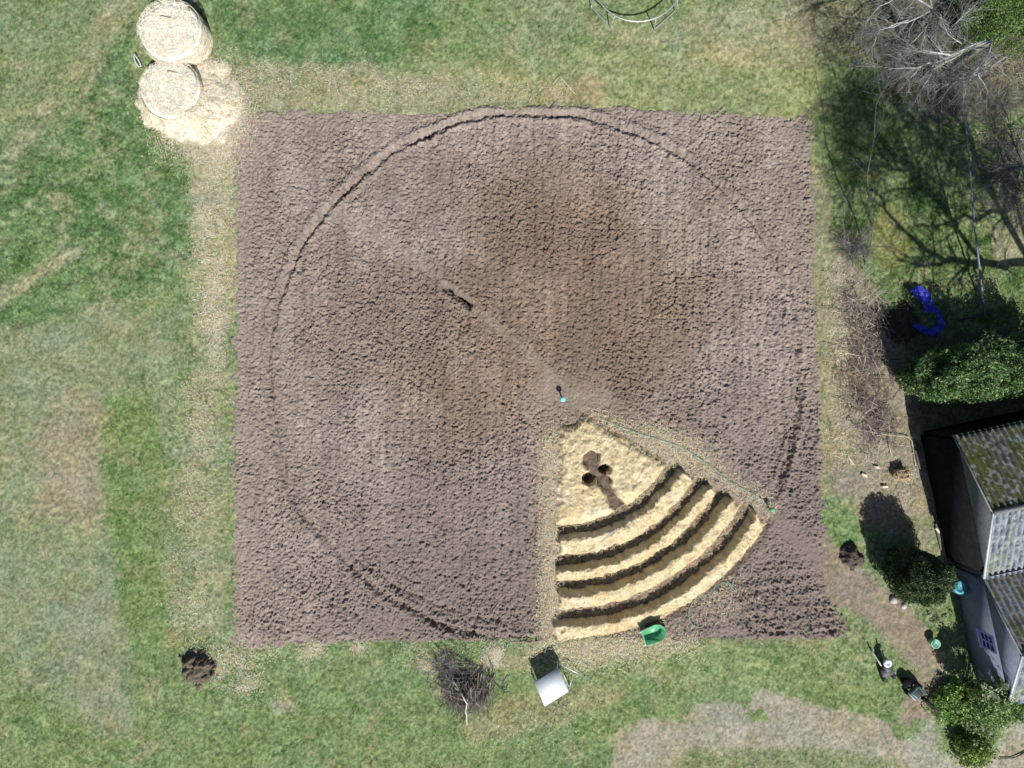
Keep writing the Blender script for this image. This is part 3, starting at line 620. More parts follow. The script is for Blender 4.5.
# ------------------------------------------------------------------ shrubs and trees
def blob_leaves(mb, c, rad, n, size, cols_fn, seed=0, low=-.2, shell=.45, lump=.35):
    """leaf cloud in a lumpy ellipsoid"""
    d = RS.randn(n * 2, 3); d /= np.linalg.norm(d, axis=1)[:, None]; d = d[d[:, 2] > low][:n]
    u = np.degrees(np.arctan2(d[:, 1], d[:, 0])) / 40; v = d[:, 2] * 3
    lu = 1 + lump * (fbm(u + seed, v + seed * 2, 1.0, 3, seed) - .5) * 2
    gap = fbm(u * 2 + seed, v * 2, 1., 2, seed + 4)
    rr = lu * (1 - shell * RS.rand(len(d)) ** 1.6) * np.where(gap < .38, .82, 1)
    P = np.asarray(c) + d * rr[:, None] * np.asarray(rad)
    mb.leaves(P, size, cols_fn(len(P)), d, .45)
def build_shrubs():
    # clipped round shrub
    c = W(898, 566); root = empty('round_shrub', c, 'dense rounded dark green shrub with a long shadow beside the yard path', 'shrub')
    t = MB(); 
    for i in range(16): twig(t, [c[0] + RS.randn() * .06, c[1] + RS.randn() * .06, 0], [RS.randn() * .25, RS.randn() * .25, 1.2], 1.6, .035, (.10, .08, .06), 0)
    part(t, 'stems', M_twig, root)
    f = MB(); blob_leaves(f, (c[0], c[1], 1.45), (1.02, 1.02, 1.5), 36000, .042, lambda n: cvar(n, (.040, .075, .025), .4, (.085, .12, .04), .15), 3, -.9, .4, .3)
    part(f, 'foliage', M_leaf, root)
    # evergreen hedge
    c = W(930, 372); root = empty('evergreen_hedge', c, 'tall glossy evergreen hedge between the blue tarp and the mossy shed', 'hedge')
    f = MB(); t = MB()
    for i, (x, y, rx, ry, h) in enumerate(((911, 377, .85, .85, 3.2), (940, 371, 1.1, 1.0, 3.1), (968, 367, 1.3, 1.05, 3.2), (1004, 362, 1.4, 1.1, 3.2))):
        p = W(x, y); blob_leaves(f, (p[0], p[1], h * .5), (rx, ry, h * .52), 20000, .055, lambda n: cvar(n, (.075, .150, .045), .5, (.17, .25, .10), .22), 11 + i, -.95, .6, .75)
        for k in range(4): twig(t, [p[0] + RS.randn() * .2, p[1] + RS.randn() * .2, 0], [RS.randn() * .15, RS.randn() * .15, 1], h * .7, .05, (.09, .07, .05), 0, 4, 0, .08)
    part(t, 'stems', M_twig, root); part(f, 'foliage', M_leaf, root)
    # evergreen in the top right corner
    c = W(990, 14); root = empty('evergreen_tree', c, 'bright green conifer in the top right corner behind the bare tree', 'tree')
    t = MB(); t.tube([c, c + [.05, 0, 1.5], c + [0, .05, 3.0]], [.14, .1, .03], 8, (.10, .08, .06)); part(t, 'trunk', M_twig, root)
    f = MB()
    for k in range(64):
        a = RS.rand() * 6.28; rr = 2.0 * RS.rand() ** .6; z = 2.6 - rr * .8 - 1.5 * RS.rand() * (k % 2)
        blob_leaves(f, (c[0] + rr * math.cos(a), c[1] + rr * math.sin(a), z), (.5, .5, .4), 1300, .035, lambda n: cvar(n, (.10, .18, .05), .5, (.17, .25, .08), .25), k, -.9, .6, .4)
    part(f, 'crown', M_leaf, root)
    # leafy flowering shrub against the house
    c = W(968, 684); root = empty('flowering_shrub', c, 'tall loose leafy shrub with pale blossoms against the house wall', 'shrub')
    t = MB()
    for i in range(12): twig(t, [c[0] + RS.randn() * .1, c[1] + RS.randn() * .1, 0], [RS.randn() * .3, RS.randn() * .3, 1.1], 1.9, .03, (.12, .09, .07), 0)
    part(t, 'stems', M_twig, root)
    f = MB()
    for k in range(24):
        a = RS.rand() * 6.28; rr = .85 * RS.rand() ** .5; q = (c[0] + rr * math.cos(a), c[1] + rr * .85 * math.sin(a), 1.75 + .5 * RS.rand() - .4 * rr)
        blob_leaves(f, q, (.28, .28, .25), 420, .05, lambda n: cvar(n, (.16, .27, .075), .45, (.29, .38, .20), .28), k, -.9, .8, .6)
    part(f, 'foliage', M_leaf, root)
    b = MB()
    for (x, y) in ((984, 686), (990, 690), (993, 695), (1000, 690), (1006, 686), (997, 700), (987, 695), (1012, 700)):
        p = W(x, y, 2.3); blob_leaves(b, p, (.13, .13, .08), 40, .04, lambda n: cvar(n, (.42, .48, .32), .2), 2)
    part(b, 'blossom', M_leaf, root)
    # low plants of the corner bed
    for i, ((x, y), r, h, n, col, lab) in enumerate((((950, 698), .95, .6, 3600, (.18, .31, .075), 'low bright green plant spreading at the left foot of the blossoming shrub'),
        ((976, 714), 1.0, .7, 4200, (.23, .32, .14), 'pale silvery green plant below the blossoming shrub'),
        ((966, 744), .7, .95, 3200, (.20, .29, .07), 'yellow-green bush at the bottom of the corner bed casting a dark leafy shadow'),
        ((1006, 700), .7, .7, 3000, (.21, .33, .07), 'fresh yellow-green plant at the house corner'))):
        p = W(x, y); f = MB(); blob_leaves(f, (p[0], p[1], h * .35), (r, r, h * .7), int(n * 1.8), .052, lambda m, col=col: cvar(m, col, .4, tuple(np.array(col) * .6), .2), 30 + i, -.3, .8, .6)
        for k in range(40): twig(f, [p[0] + RS.randn() * .1, p[1] + RS.randn() * .1, 0], [RS.randn(), RS.randn(), 1.2], h, .01, np.array(col) * .8, 0)
        tag(f.build('garden_plant', M_leaf, loc=(p[0], p[1], 0)), lab, 'plant', 'plants in the corner bed')
    # bare thicket bush and saplings
    p = W(852, 250); b = MB()
    for i in range(46): twig(b, [p[0] + RS.randn() * .12, p[1] + RS.randn() * .12, 0], [RS.randn() * .55, RS.randn() * .55, 1], RS.uniform(.6, 1.2), .014, PURP[RS.randint(4)], 2, 4)
    tag(b.build('bare_bush', M_twig, loc=(p[0], p[1], 0)), 'small leafless mauve-grey bush between plot and shady lawn', 'bush')
    for (pts, lab) in (([(865, 265, 0), (872, 240, .7), (873, 226, 1.1), (869, 205, 1.6), (867, 175, 2.1), (874, 140, 2.6), (876, 105, 3.1)], 'tall thin leafless sapling at the edge of the shady lawn'),
                       ([(858, 158, 0), (864, 165, .5), (868, 172, .8), (872, 150, 1.3), (882, 130, 2.0), (884, 105, 2.4)], 'second thin leafless sapling, shorter, left of the shady lawn')):
        P = Wl(pts); b = MB(); b.tube(P, np.linspace(.035, .012, len(P)), 6, (.13, .15, .12))
        for k in range(9):
            i = RS.randint(2, len(P)); twig(b, P[i], (P[i] - P[i - 1]) + RS.randn(3) * .5, RS.uniform(.6, 1.2), .012, (.13, .14, .12), 1)
        tag(b.build('sapling', M_twig, loc=tuple(P[0])), lab, 'sapling', 'bare saplings')

def limb(mb, pts, r0, r1, col, twn, L=1.0, depth=2):
    P = Wl(pts); Q = [P[0]]
    for a, b in zip(P[:-1], P[1:]):
        for t in (.33, .66, 1.0): Q.append(a + (b - a) * t + (RS.randn(3) * .025 if t < 1 else 0))
    Q = np.array(Q); rad = np.linspace(r0, r1, len(Q)); mb.tube(Q, rad, 6, np.array(col) * RS.uniform(.85, 1.15))
    for k in range(twn):
        i = RS.randint(2, len(Q)); d = (Q[i] - Q[i - 1]); d /= np.linalg.norm(d); d = d + RS.randn(3) * [.55, .55, .3]
        c = np.array(col) * RS.uniform(.4, 1.0); twig(mb, Q[i], d, L * RS.uniform(.5, 1.2), max(rad[i] * .55, .010), c, depth, 4, .02)
    return Q
def build_trees():
    base = W(948, 72); root = empty('bare_tree', base, 'large leafless tree with pale grey branches in the upper right', 'tree', 'leafless trees')
    t = MB(); t.tube([base, W(957, 64, .8), W(972, 53, 1.8), W(989, 42, 2.6)], [.17, .14, .12, .09], 9, (.20, .185, .175)); part(t, 'trunk', M_twig, root)
    g = (.40, .395, .39)
    b = MB()
    limb(b, [(989, 42, 2.6), (956, 54, 3.0), (936, 62, 3.1), (913, 68, 3.1), (889, 69, 3.0)], .06, .012, g, 32)
    limb(b, [(984, 41, 2.6), (969, 47, 3.2), (950, 55, 3.6), (930, 52, 3.6), (913, 50, 3.5)], .045, .01, g, 24)
    limb(b, [(991, 42, 2.7), (988, 54, 3.2), (977, 69, 3.4), (971, 76, 3.4), (963, 92, 3.2), (963, 112, 2.8)], .045, .012, g, 30, .8)
    limb(b, [(977, 72, 3.4), (988, 92, 3.4), (986, 100, 3.3)], .025, .008, g, 14, .6)
    limb(b, [(1006, 56, 3.2), (986, 71, 3.3), (973, 75, 3.3), (960, 73, 3.2), (948, 84, 3.1), (935, 92, 3.0)], .03, .01, g, 36, .8)
    limb(b, [(961, 54, 3.0), (934, 69, 3.1), (925, 84, 3.1), (915, 102, 2.9)], .03, .01, g, 24, .8)
    limb(b, [(992, 40, 2.7), (984, 60, 3.0), (952, 85, 2.9), (938, 104, 2.6)], .03, .01, g, 24, .8)
    part(b, 'branches', M_twig, root)
    base = W(905, 48); root = empty('bare_tree', base, 'smaller leafless tree of fine grey twigs at the top edge', 'tree', 'leafless trees')
    t = MB(); t.tube([base, W(916, 32, 1.0), W(932, 10, 2.2)], [.10, .08, .06], 8, (.19, .18, .17)); part(t, 'trunk', M_twig, root)
    b = MB()
    for pts in ([(932, 10, 2.2), (915, 19, 2.8), (894, 27, 3.0), (871, 31, 3.0)], [(932, 10, 2.2), (925, 29, 2.9), (924, 50, 3.0)], [(932, 10, 2.2), (903, 22, 2.9), (880, 30, 3.1), (872, 48, 3.0)],
                [(932, 8, 2.3), (905, -8, 3.0), (880, 6, 3.2), (865, 22, 3.1)], [(932, 8, 2.3), (927, -20, 3.2), (900, -30, 3.4)], [(932, 10, 2.3), (940, 20, 2.8), (936, 34, 2.9)], [(934, 10, 2.3), (950, 30, 2.9), (962, 15, 3.0)],
                [(925, 29, 2.9), (908, 46, 2.9), (890, 62, 2.8)]):
        limb(b, pts, .03, .008, (.36, .36, .365), 22, .85)
    part(b, 'branches', M_twig, root)
    # twiggy tree at the right edge
    base = W(985, 178); root = empty('bare_tree', base, 'low purplish leafless tree at the right edge of the shady lawn', 'tree', 'leafless trees')
    t = MB(); t.tube([base, W(1000, 172, 1.0), W(1022, 165, 2.0)], [.10, .08, .06], 8, (.13, .12, .13)); part(t, 'trunk', M_twig, root)
    b = MB()
    for k in range(9):
        a = math.radians(110 + k * 24); q = W(1022, 165, 2.0); limb(b, [(1022, 165, 2.0), (1022 + 18 * math.cos(a), 165 - 18 * math.sin(a), 2.4), (1022 + 42 * math.cos(a), 165 - 52 * math.sin(a), 2.7)], .028, .008, (.17, .16, .175), 26, .8)
    part(b, 'branches', M_twig, root)
    # tall tree whose shadow lies over the lawn; it stands beyond the right edge
    def up(sx, sy, z):   # point at height z whose shadow falls on ground pixel (sx, sy)
        g = W(sx, sy)[:2] - SH * z; return np.array([g[0], g[1], z])
    base = W(1062, 352); root = empty('bare_tree', base, 'tall leafless tree beyond the right edge that shades the upper lawn', 'tree', 'leafless trees')
    t = MB(); f0 = up(1030, 262, 5.2); t.tube([base, (base + f0) / 2 + [.1, 0, .3], f0], [.30, .24, .19], 10, (.16, .15, .14)); part(t, 'trunk', M_twig, root)
    b = MB()
    def slimb(sp, r0, r1, twn, L=1.5):
        P = np.array([up(*q) for q in sp]); Q = [P[0]]
        for a, c in zip(P[:-1], P[1:]):
            for tt in (.33, .66, 1.): Q.append(a + (c - a) * tt + RS.randn(3) * .06 * (tt < 1))
        Q = np.array(Q); rad = np.linspace(r0, r1, len(Q)); b.tube(Q, rad, 7, (.16, .15, .14))
        for k in range(twn):
            i = RS.randint(2, len(Q)); d = Q[i] - Q[i - 1]; d /= np.linalg.norm(d); twig(b, Q[i], d + RS.randn(3) * .6, L * RS.uniform(.5, 1.3), max(rad[i] * .5, .018), (.16, .15, .14), 2, 4, 0, .3)
    slimb([(1030, 262, 5.2), (985, 263, 6.2), (945, 261, 7.2), (915, 240, 8.2), (885, 210, 9), (868, 188, 9.5)], .15, .04, 22)
    slimb([(945, 261, 7.2), (925, 266, 8.0), (898, 260, 8.8)], .08, .03, 10)
    slimb([(1030, 262, 5.2), (1005, 214, 7.2), (965, 215, 8.2), (938, 226, 8.8), (915, 226, 9.2)], .10, .03, 14)
    slimb([(1030, 262, 5.2), (990, 190, 8), (950, 150, 9.5), (915, 120, 10.5), (890, 90, 11)], .12, .03, 80, 1.9)
    slimb([(985, 263, 6.2), (945, 210, 8.5), (910, 170, 9.8), (880, 140, 10.5), (862, 110, 11)], .10, .03, 90, 1.9)
    slimb([(990, 190, 8), (965, 130, 9.5), (940, 90, 11), (920, 60, 12)], .08, .03, 70, 1.9)
    slimb([(910, 170, 9.8), (890, 165, 10), (862, 165, 10.5), (848, 195, 10.5)], .06, .025, 60, 1.6)
    slimb([(1030, 262, 5.2), (1015, 200, 8), (1000, 150, 10), (990, 110, 11)], .09, .03, 20, 1.6)
    slimb([(915, 120, 10.5), (890, 115, 11), (868, 112, 11), (852, 128, 11)], .06, .025, 80, 1.7)
    slimb([(890, 90, 11), (870, 90, 11), (850, 110, 11)], .05, .02, 50, 1.6)
    part(b, 'branches', M_twig, root)
    # pale pole leaning from the tree to the lawn, and the stick at its foot
    m = MB(); m.tube(Wl([(985, 318, .12), (982, 290, .4), (978, 255, .8), (974, 220, 1.2), (970, 170, 1.7), (965, 115, 2.3)]), np.linspace(.04, .03, 6), 8, (.17, .19, .25))
    tag(m.build('pole', M_twig), 'long slender blue-grey pole slanting from the bare tree down to the lawn', 'pole')
    m = MB(); m.tube(Wl([(958, 320, .12), (972, 317, .15), (994, 312, .12)]), [.045, .05, .035], 7, (.07, .06, .055)); tag(m.build('stick', M_twig), 'dark thick stick lying across the foot of the slanting pole', 'stick', 'sticks')

# ------------------------------------------------------------------ buildings
def corrug(mb, A, B, C, D, n, amp, col=(1, 1, 1), thick=.05, moss=.5, mcol=(.1, .1, .02), seed=5):
    """corrugated sheet: A->B along the eave, D above A, C above B; ribs run from eave to ridge"""
    A, B, C, D = map(lambda v: np.asarray(v, float), (A, B, C, D)); nrm = np.cross(B - A, D - A); nrm /= np.linalg.norm(nrm)
    if nrm[2] < 0: nrm = -nrm
    k = n * 8; m = 60; V = []
    u = np.linspace(0, 1, k + 1); v = np.linspace(0, 1, m + 1); U, VV = np.meshgrid(u, v)
    P = A + (B - A) * U[..., None]; Q = D + (C - D) * U[..., None]; S = P + (Q - P) * VV[..., None]
    off = amp * np.sin(U * 2 * math.pi * n) + .02 * (fbm(U * 9, VV * 6, 1, 3, 5) - .5)
    lap = .012 * ((VV * 3) % 1)
    S = S + nrm * (off + .03 - lap)[..., None]
    T = S - nrm * thick; ny, nx = U.shape; q = gfaces(ny, nx); N0 = ny * nx
    bord = [(i, i + 1) for i in range(nx - 1)] + [((ny - 1) * nx + i + 1, (ny - 1) * nx + i) for i in range(nx - 1)] + [((i + 1) * nx, i * nx) for i in range(ny - 1)] + [(i * nx + nx - 1, (i + 1) * nx + nx - 1) for i in range(ny - 1)]
    e = np.array([[b, a, a + N0, b + N0] for a, b in bord])
    ph = np.sin(U * 2 * math.pi * n); Lr = np.linalg.norm(B - A); Hr = np.linalg.norm(D - A)
    nz = fbm(U * Lr, VV * Hr * .5, .7, 4, seed, .65); n2 = fbm(U * Lr, VV * Hr, .16, 3, seed + 3, .7)
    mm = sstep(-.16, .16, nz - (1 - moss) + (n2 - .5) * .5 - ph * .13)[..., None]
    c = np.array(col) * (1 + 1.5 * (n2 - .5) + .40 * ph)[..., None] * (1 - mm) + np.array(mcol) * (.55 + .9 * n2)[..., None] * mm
    li = sstep(.66, .74, vnoise(U * Lr, VV * Hr, .09, seed + 9))[..., None] * .6; c = c * (1 - li) + np.array([.28, .30, .31]) * li
    c = c.reshape(-1, 3); mb.add(np.concatenate([S.reshape(-1, 3), T.reshape(-1, 3)]), [q, q[:, ::-1] + N0, e], np.concatenate([c, c]))
def build_shed(name, nw, ap, sw, he, ha, length, label, mats, cat):
    """west gable given on the ground in px: north-west corner, apex foot, south-west corner"""
    A = W(*nw); S = W(*sw); wd = (S - A); wl = np.linalg.norm(wd); wd /= wl; e = np.array([-wd[1], wd[0], 0])
    if e[0] < 0: e = -e
    mid = (A + S) / 2; root = empty(name, mid, label, cat)
    up = np.array([0, 0, 1.]); N2 = A + e * length; S2 = S + e * length; m2 = mid + e * length
    wall_lo, wall_hi, roofN, roofS = mats
    def quad_wall(p, q, z0, z1, inward, mb):
        mb.poly_prism([p + up * z0, q + up * z0, q + up * z1, p + up * z1], .15)
    w = MB()
    w.poly_prism([S - up * .2, A - up * .2, A + up * he, S + up * he], .15)
    w.poly_prism([A - up * .2 - wd * .003, N2 - up * .2 - wd * .003, N2 + up * he - wd * .003, A + up * he - wd * .003], .15)
    w.poly_prism([S2 - up * .2 + wd * .003, S - up * .2 + wd * .003, S + up * he + wd * .003, S2 + up * he + wd * .003], .15)
    w.poly_prism([N2 - up * .2, S2 - up * .2, S2 + up * he, N2 + up * he], .15)
    part(w, 'wall', wall_lo, root)
    g = MB(); o = e * -.02
    g.poly_prism([S + up * (he + .002) + o, A + up * (he + .002) + o, mid + up * (ha - .03) + o], .12)
    if wall_hi is M_sheet:
        for k in range(1, 9):
            t = k / 9; p = A + (S - A) * t; hh = he + (ha - he) * (1 - abs(2 * t - 1)) - .06
            g.tube([p + up * (he + .01) + o, p + up * hh + o], .018, 5)
    part(g, 'gable', wall_hi, root)
    oh = .16; sl = (ha - he) / (wl / 2); v = e * oh
    EA = A - wd * .2 - up * (.2 * sl) + up * he - v; EB = EA + e * (length + oh * 2); RA = mid + up * ha - v; RB = RA + e * (length + oh * 2)
    FA = S + wd * .2 - up * (.2 * sl) + up * he - v; FB = FA + e * (length + oh * 2)
    n = int((length) / .21)
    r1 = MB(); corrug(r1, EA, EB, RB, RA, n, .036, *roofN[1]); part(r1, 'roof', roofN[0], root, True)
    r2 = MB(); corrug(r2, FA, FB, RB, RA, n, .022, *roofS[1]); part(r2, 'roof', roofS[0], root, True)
    cap = MB(); cap.tube([RA + up * .03, RB + up * .03], .09, 8); part(cap, 'ridge_cap', M_ridge, root)
    tr = MB()
    for p, q in ((RA, FA), ):
        d = -e * .03; tr.tube([p + d + up * .03, q + d + up * .03], .05, 4)
    part(tr, 'bargeboard', M_trim, root)
    tn = MB(); d = -e * .03; tn.tube([EA + d + up * .0, RA + d + up * .0], .035, 4); part(tn, 'bargeboard', M_ridge, root)
    return root, A, S, wd, e
def build_houses():
    rootA, A, S, wd, e = build_shed('shed', (924, 435), None, (950, 557), 2.3, 3.5, 8, 'shed with a mossy green north roof and pale lichened south roof', (M_shadewall, M_sheet, ROOF_MOSSY, ROOF_PALE), 'shed')
    # moss cushions and fallen twigs on its north roof
    rootB, A2, S2, wd2, e2 = build_shed('house', (956, 567), None, (980, 680), 1.85, 3.2, 8, 'grey rendered house with a barred blue window and grey sheet roof', (M_render, M_render, ROOF_BLUE, ROOF_PALE), 'house')
    up = np.array([0, 0, 1.])
    # window in the west wall of the house
    c = A2 + (S2 - A2) * .54 + up * 1.38 - e2 * .165
    fr = MB()
    Mx = np.stack([wd2, -e2, up], 1)
    for d, h, sx, sz in ((-.31, 0, .05, .74), (.31, 0, .05, .74), (0, .345, .57, .05), (0, -.345, .57, .05), (0, 0, .035, .64), (0, .10, .57, .03), (0, -.12, .57, .03)):
        fr.box(c + wd2 * d + up * h - e2 * .02, (sx, .06, sz), M=Mx)
    f = part(fr, 'window', M_blueframe, rootB)
    gl = MB(); gl.box(c + e2 * .005, (.57, .03, .64), M=Mx); sub(gl, 'pane', M_glass, f, rootB)
    si = MB(); si.box(c - up * .41 - e2 * .05, (.76, .14, .05), M=Mx, bev=.01); sub(si, 'sill', M_blueframe, f, rootB)
    # water barrel by the house corner
    p = W(946, 581); root = empty('water_barrel', p, 'teal plastic water barrel at the corner of the grey house', 'barrel')
    b = MB(); b.lathe((p[0], p[1], 0), [(.24, 0), (.27, .1), (.275, .3), (.262, .32), (.275, .34), (.275, .6), (.262, .62), (.275, .64), (.27, .8), (.25, .86)], 24); part(b, 'body', M_teal, root, False)
    l = MB(); l.lathe((p[0], p[1], .862), [(.265, 0), (.275, .02), (.265, .045), (.16, .06), (.15, .03), (.03, .035)], 24); part(l, 'lid', M_teal, root)
    k = MB(); k.tube([np.array([p[0] - .27, p[1] - .03, .15]), np.array([p[0] - .35, p[1] - .04, .15]), np.array([p[0] - .36, p[1] - .04, .11])], .02, 6); part(k, 'tap', M_black, root)
    # timber leaning by the shed
    for i, (lab, px, nn, a) in enumerate((('stack of weathered boards in a shade-dark colour lying along the shed gable', (919, 455), 7, -1.36), ('loose boards lying at the south corner of the shed in its shadow', (940, 533), 4, -1.3))):
        p = W(*px); m = MB()
        for k in range(nn):
            m.box((p[0] - .09 + .07 * (k % 4) + RS.randn() * .02, p[1] + RS.randn() * .12, .06 + .05 * (k // 4)), (RS.uniform(.7, 1.1), .10, .045), a + RS.randn() * .12, bev=.006)
        tag(m.build('board_stack', M_shadewood), lab, 'boards', 'boards by the shed')

# ------------------------------------------------------------------ garden objects
def build_things():
    up = np.array([0, 0, 1.])
    # trampoline frame
    c = W(634, -13); root = empty('trampoline_frame', c, 'bare round steel trampoline frame on U-shaped legs at the top edge', 'trampoline frame')
    R = 1.81; zt = .82; m = MB(); th = np.linspace(0, 2 * math.pi, 61); m.tube([c + [R * math.cos(a), R * math.sin(a), zt] for a in th], .027, 8); part(m, 'ring', M_steel, root, True)
    for k in range(4):
        a = math.radians(-48 + 90 * k); q = .30
        f1 = c + [R * 1.05 * math.cos(a - q), R * 1.05 * math.sin(a - q), .04]; f2 = c + [R * 1.05 * math.cos(a + q), R * 1.05 * math.sin(a + q), .04]
        t1 = c + [R * math.cos(a - q * 1.1), R * math.sin(a - q * 1.1), zt - .02]; t2 = c + [R * math.cos(a + q * 1.1), R * math.sin(a + q * 1.1), zt - .02]
        l = MB(); l.tube([t1, f1 + up * .06, f1, f1 + (f2 - f1) * .06, f2 - (f2 - f1) * .06, f2, f2 + up * .06, t2], .024, 7); part(l, 'leg', M_steel, root)
    # white table
    h = .75; cs = [W(534.3, 682.7, h), W(558.2, 668, h), W(568.6, 691.6, h), W(544.7, 706.7, h)]; ctr = sum(cs) / 4
    root = empty('table', (ctr[0], ctr[1], 0), 'square white table with a thin steel frame on the lawn below the plot', 'table')
    t = MB(); t.poly_prism([p + up * 0 for p in cs][::-1], .035); part(t, 'tabletop', M_white, root)
    for i, p in enumerate(cs):
        d = (ctr - p); d /= np.linalg.norm(d); q = p + d * .1; foot = p - d * .10
        l = MB(); l.tube([np.array([q[0], q[1], h - .04]), np.array([foot[0], foot[1], 0.0])], .02, 7); part(l, 'leg', M_steel, root)
    fr = MB(); P = [np.array([p[0], p[1], .30]) + (p - ctr) * [.08, .08, 0] for p in cs]; fr.tube([P[3], P[0]], .018, 6); fr.tube([P[1], P[2]], .018, 6); fr.tube([P[0] * .5 + P[3] * .5, P[1] * .5 + P[2] * .5], .018, 6); part(fr, 'brace', M_steel, root)
    o = MB(); o.tube(Wl([(548, 659, .06), (560, 664, .3), (575, 672, .32), (586, 678, .06)]), .02, 6); tag(o.build('metal_tube', M_steel), 'bent thin metal tube lying beyond the far corner of the white table', 'metal tube')
    o = MB(); o.tube(Wl([(572, 674, .06), (571, 682, .25), (569, 690, .06)]), .018, 6); tag(o.build('metal_tube', M_steel), 'short metal tube lying at the right side of the white table', 'metal tube')
    # wheelbarrow (green tray, seen from above)
    pc = W(654, 633, .45); root = empty('wheelbarrow', (pc[0], pc[1], 0), 'bright green wheelbarrow standing at the lower edge of the straw bed', 'wheelbarrow')
    ax = np.array([math.cos(math.radians(22)), math.sin(math.radians(22)), 0]); ay = np.array([-ax[1], ax[0], 0]); b0 = np.array([pc[0], pc[1], 0])
    def loc(x, y, z): return b0 + ax * x + ay * y + up * z
    t = MB(); out = [(-.46, -.29), (-.46, .29), (.14, .33), (.32, .26), (.44, .11), (.44, -.11), (.32, -.26), (.14, -.33)]; inn = [(x * .80 - .03, y * .72) for x, y in out]; k = len(out)
    V = [loc(x, y, .60) for x, y in out] + [loc(x, y, .26) for x, y in inn] + [loc(x * 1.05, y * 1.06, .60) for x, y in out] + [loc(x * 1.05, y * 1.07, .28) for x, y in inn]
    j = np.arange(k); j2 = (j + 1) % k
    t.add(V, [np.stack([j, j2, j2 + k, j + k], -1), np.array([list(range(k, 2 * k))]), np.stack([j2, j, j + 2 * k, j2 + 2 * k], -1), np.stack([j2 + 2 * k, j + 2 * k, j + 3 * k, j2 + 3 * k], -1), np.array([list(range(4 * k - 1, 3 * k - 1, -1))])])
    tray = part(t, 'tray', M_greenp, root)
    wl = MB(); wl.lathe(loc(.42, 0, .115), [(.04, -.04), (.11, -.045), (.115, 0), (.11, .045), (.04, .04)], 16, M=np.stack([ax, up, ay], 1)); part(wl, 'wheel', M_black, root)
    for s in (-1, 1):
        hd = MB(); hd.tube([loc(.42, s * .06, .115), loc(.1, s * .2, .20), loc(-.35, s * .25, .5), loc(-.62, s * .27, .58)], .017, 6); part(hd, 'handle', M_steel, root)
        lg = MB(); lg.tube([loc(-.25, s * .2, .36), loc(-.3, s * .22, .02), loc(-.18, s * .22, .02)], .015, 6); part(lg, 'leg', M_steel, root)
    # marker stakes
    for px, hh, lab, mt in (((562, 399), .5, 'short stake with a bright turquoise cap at the centre of the plot', M_teal), ((768, 508), .45, 'short stake with a green cap at the right corner of the straw bed', M_greenp)):
        p = W(*px); root = empty('marker_stake', p, lab, 'stake', 'marker stakes'); s = MB(); s.tube([p, p + up * hh], .03, 7); part(s, 'post', M_wood, root)
        cp = MB(); cp.lathe(p + up * (hh - .04), [(.09, 0), (.11, .03), (.10, .09), (.05, .12)], 12); part(cp, 'cap', mat('turquoise_cap', (.22, .62, .58), .5) if mt is M_teal else M_greenp, root)
    # hoses
    def smooth(pts, z):
        P = np.array(pts, float); out = []
        for i in range(len(P) - 1):
            p0, p1, p2, p3 = P[max(i - 1, 0)], P[i], P[i + 1], P[min(i + 2, len(P) - 1)]
            for t in np.linspace(0, 1, 6)[:-1]: out.append(.5 * (2 * p1 + (p2 - p0) * t + (2 * p0 - 5 * p1 + 4 * p2 - p3) * t * t + (3 * p1 - p0 - 3 * p2 + p3) * t ** 3))
        out.append(P[-1]); return Wl([(a, b, z) for a, b in out])
    m = MB(); m.tube(smooth([(600, 418), (615, 425), (640, 434), (660, 440), (683, 448), (700, 459), (716, 470), (730, 482), (745, 490), (758, 497), (764, 503), (766, 509), (762, 512)], .15), .014, 6); tag(m.build('garden_hose', M_hose, smooth=True), 'pale green garden hose along the right side of the straw bed', 'hose', 'garden hoses')
    m = MB(); m.tube(smooth([(752, 540), (738, 552), (728, 562), (722, 575), (728, 582), (735, 588), (736, 592), (728, 584), (718, 585), (707, 595), (696, 599), (690, 608), (689, 618), (694, 626), (701, 627), (707, 622)], .14), .014, 6); tag(m.build('garden_hose', M_hose, smooth=True), 'pale green garden hose looped on the soil right of the wheelbarrow', 'hose', 'garden hoses')
    m = MB(); m.tube(smooth([(1000, 758), (1010, 758), (1018, 756), (1030, 749)], .06), .022, 6); tag(m.build('cable', M_black, smooth=True), 'dark cable on the pale ground in the bottom right corner', 'cable')
    # bucket
    p = W(931, 641); root = empty('bucket', p, 'small pale green bucket beside the dark shrub shadow near the house', 'bucket')
    b = MB(); b.lathe(p, [(.13, 0), (.17, .30), (.185, .30), (.185, .33), (.16, .33), (.12, .04), (.01, .04)], 20); part(b, 'body', mat('pale_green_plastic', (.30, .55, .45), .5), root)
    hn = MB(); hn.tube([p + [.18 * math.cos(a), .06 + .02 * math.sin(a), .31 + .10 * math.sin(a)] for a in np.linspace(0, math.pi, 9)], .008, 5); part(hn, 'handle', M_steel, root)
    # white stones
    for (x, y, r), lab in (((893, 600, .15), 'larger white stone at the foot of the round shrub'), ((903, 606, .13), 'smaller white stone just right of the larger one below the round shrub')):
        p = W(x, y); s = MB(); s.lathe((p[0], p[1], 0), [(r * .9, -.02), (r * 1.05, r * .35), (r * .8, r * .8), (r * .3, r * 1.0)], 9, wob=.3); tag(s.build('stone', M_stone), lab, 'stone', 'white stones')
    # wooden crate
    p = W(898, 473); root = empty('wooden_crate', p, 'small open wooden crate with straw spilling out, casting a black shadow', 'crate'); a = .15
    cr = MB(); ca, sa = math.cos(a), math.sin(a)
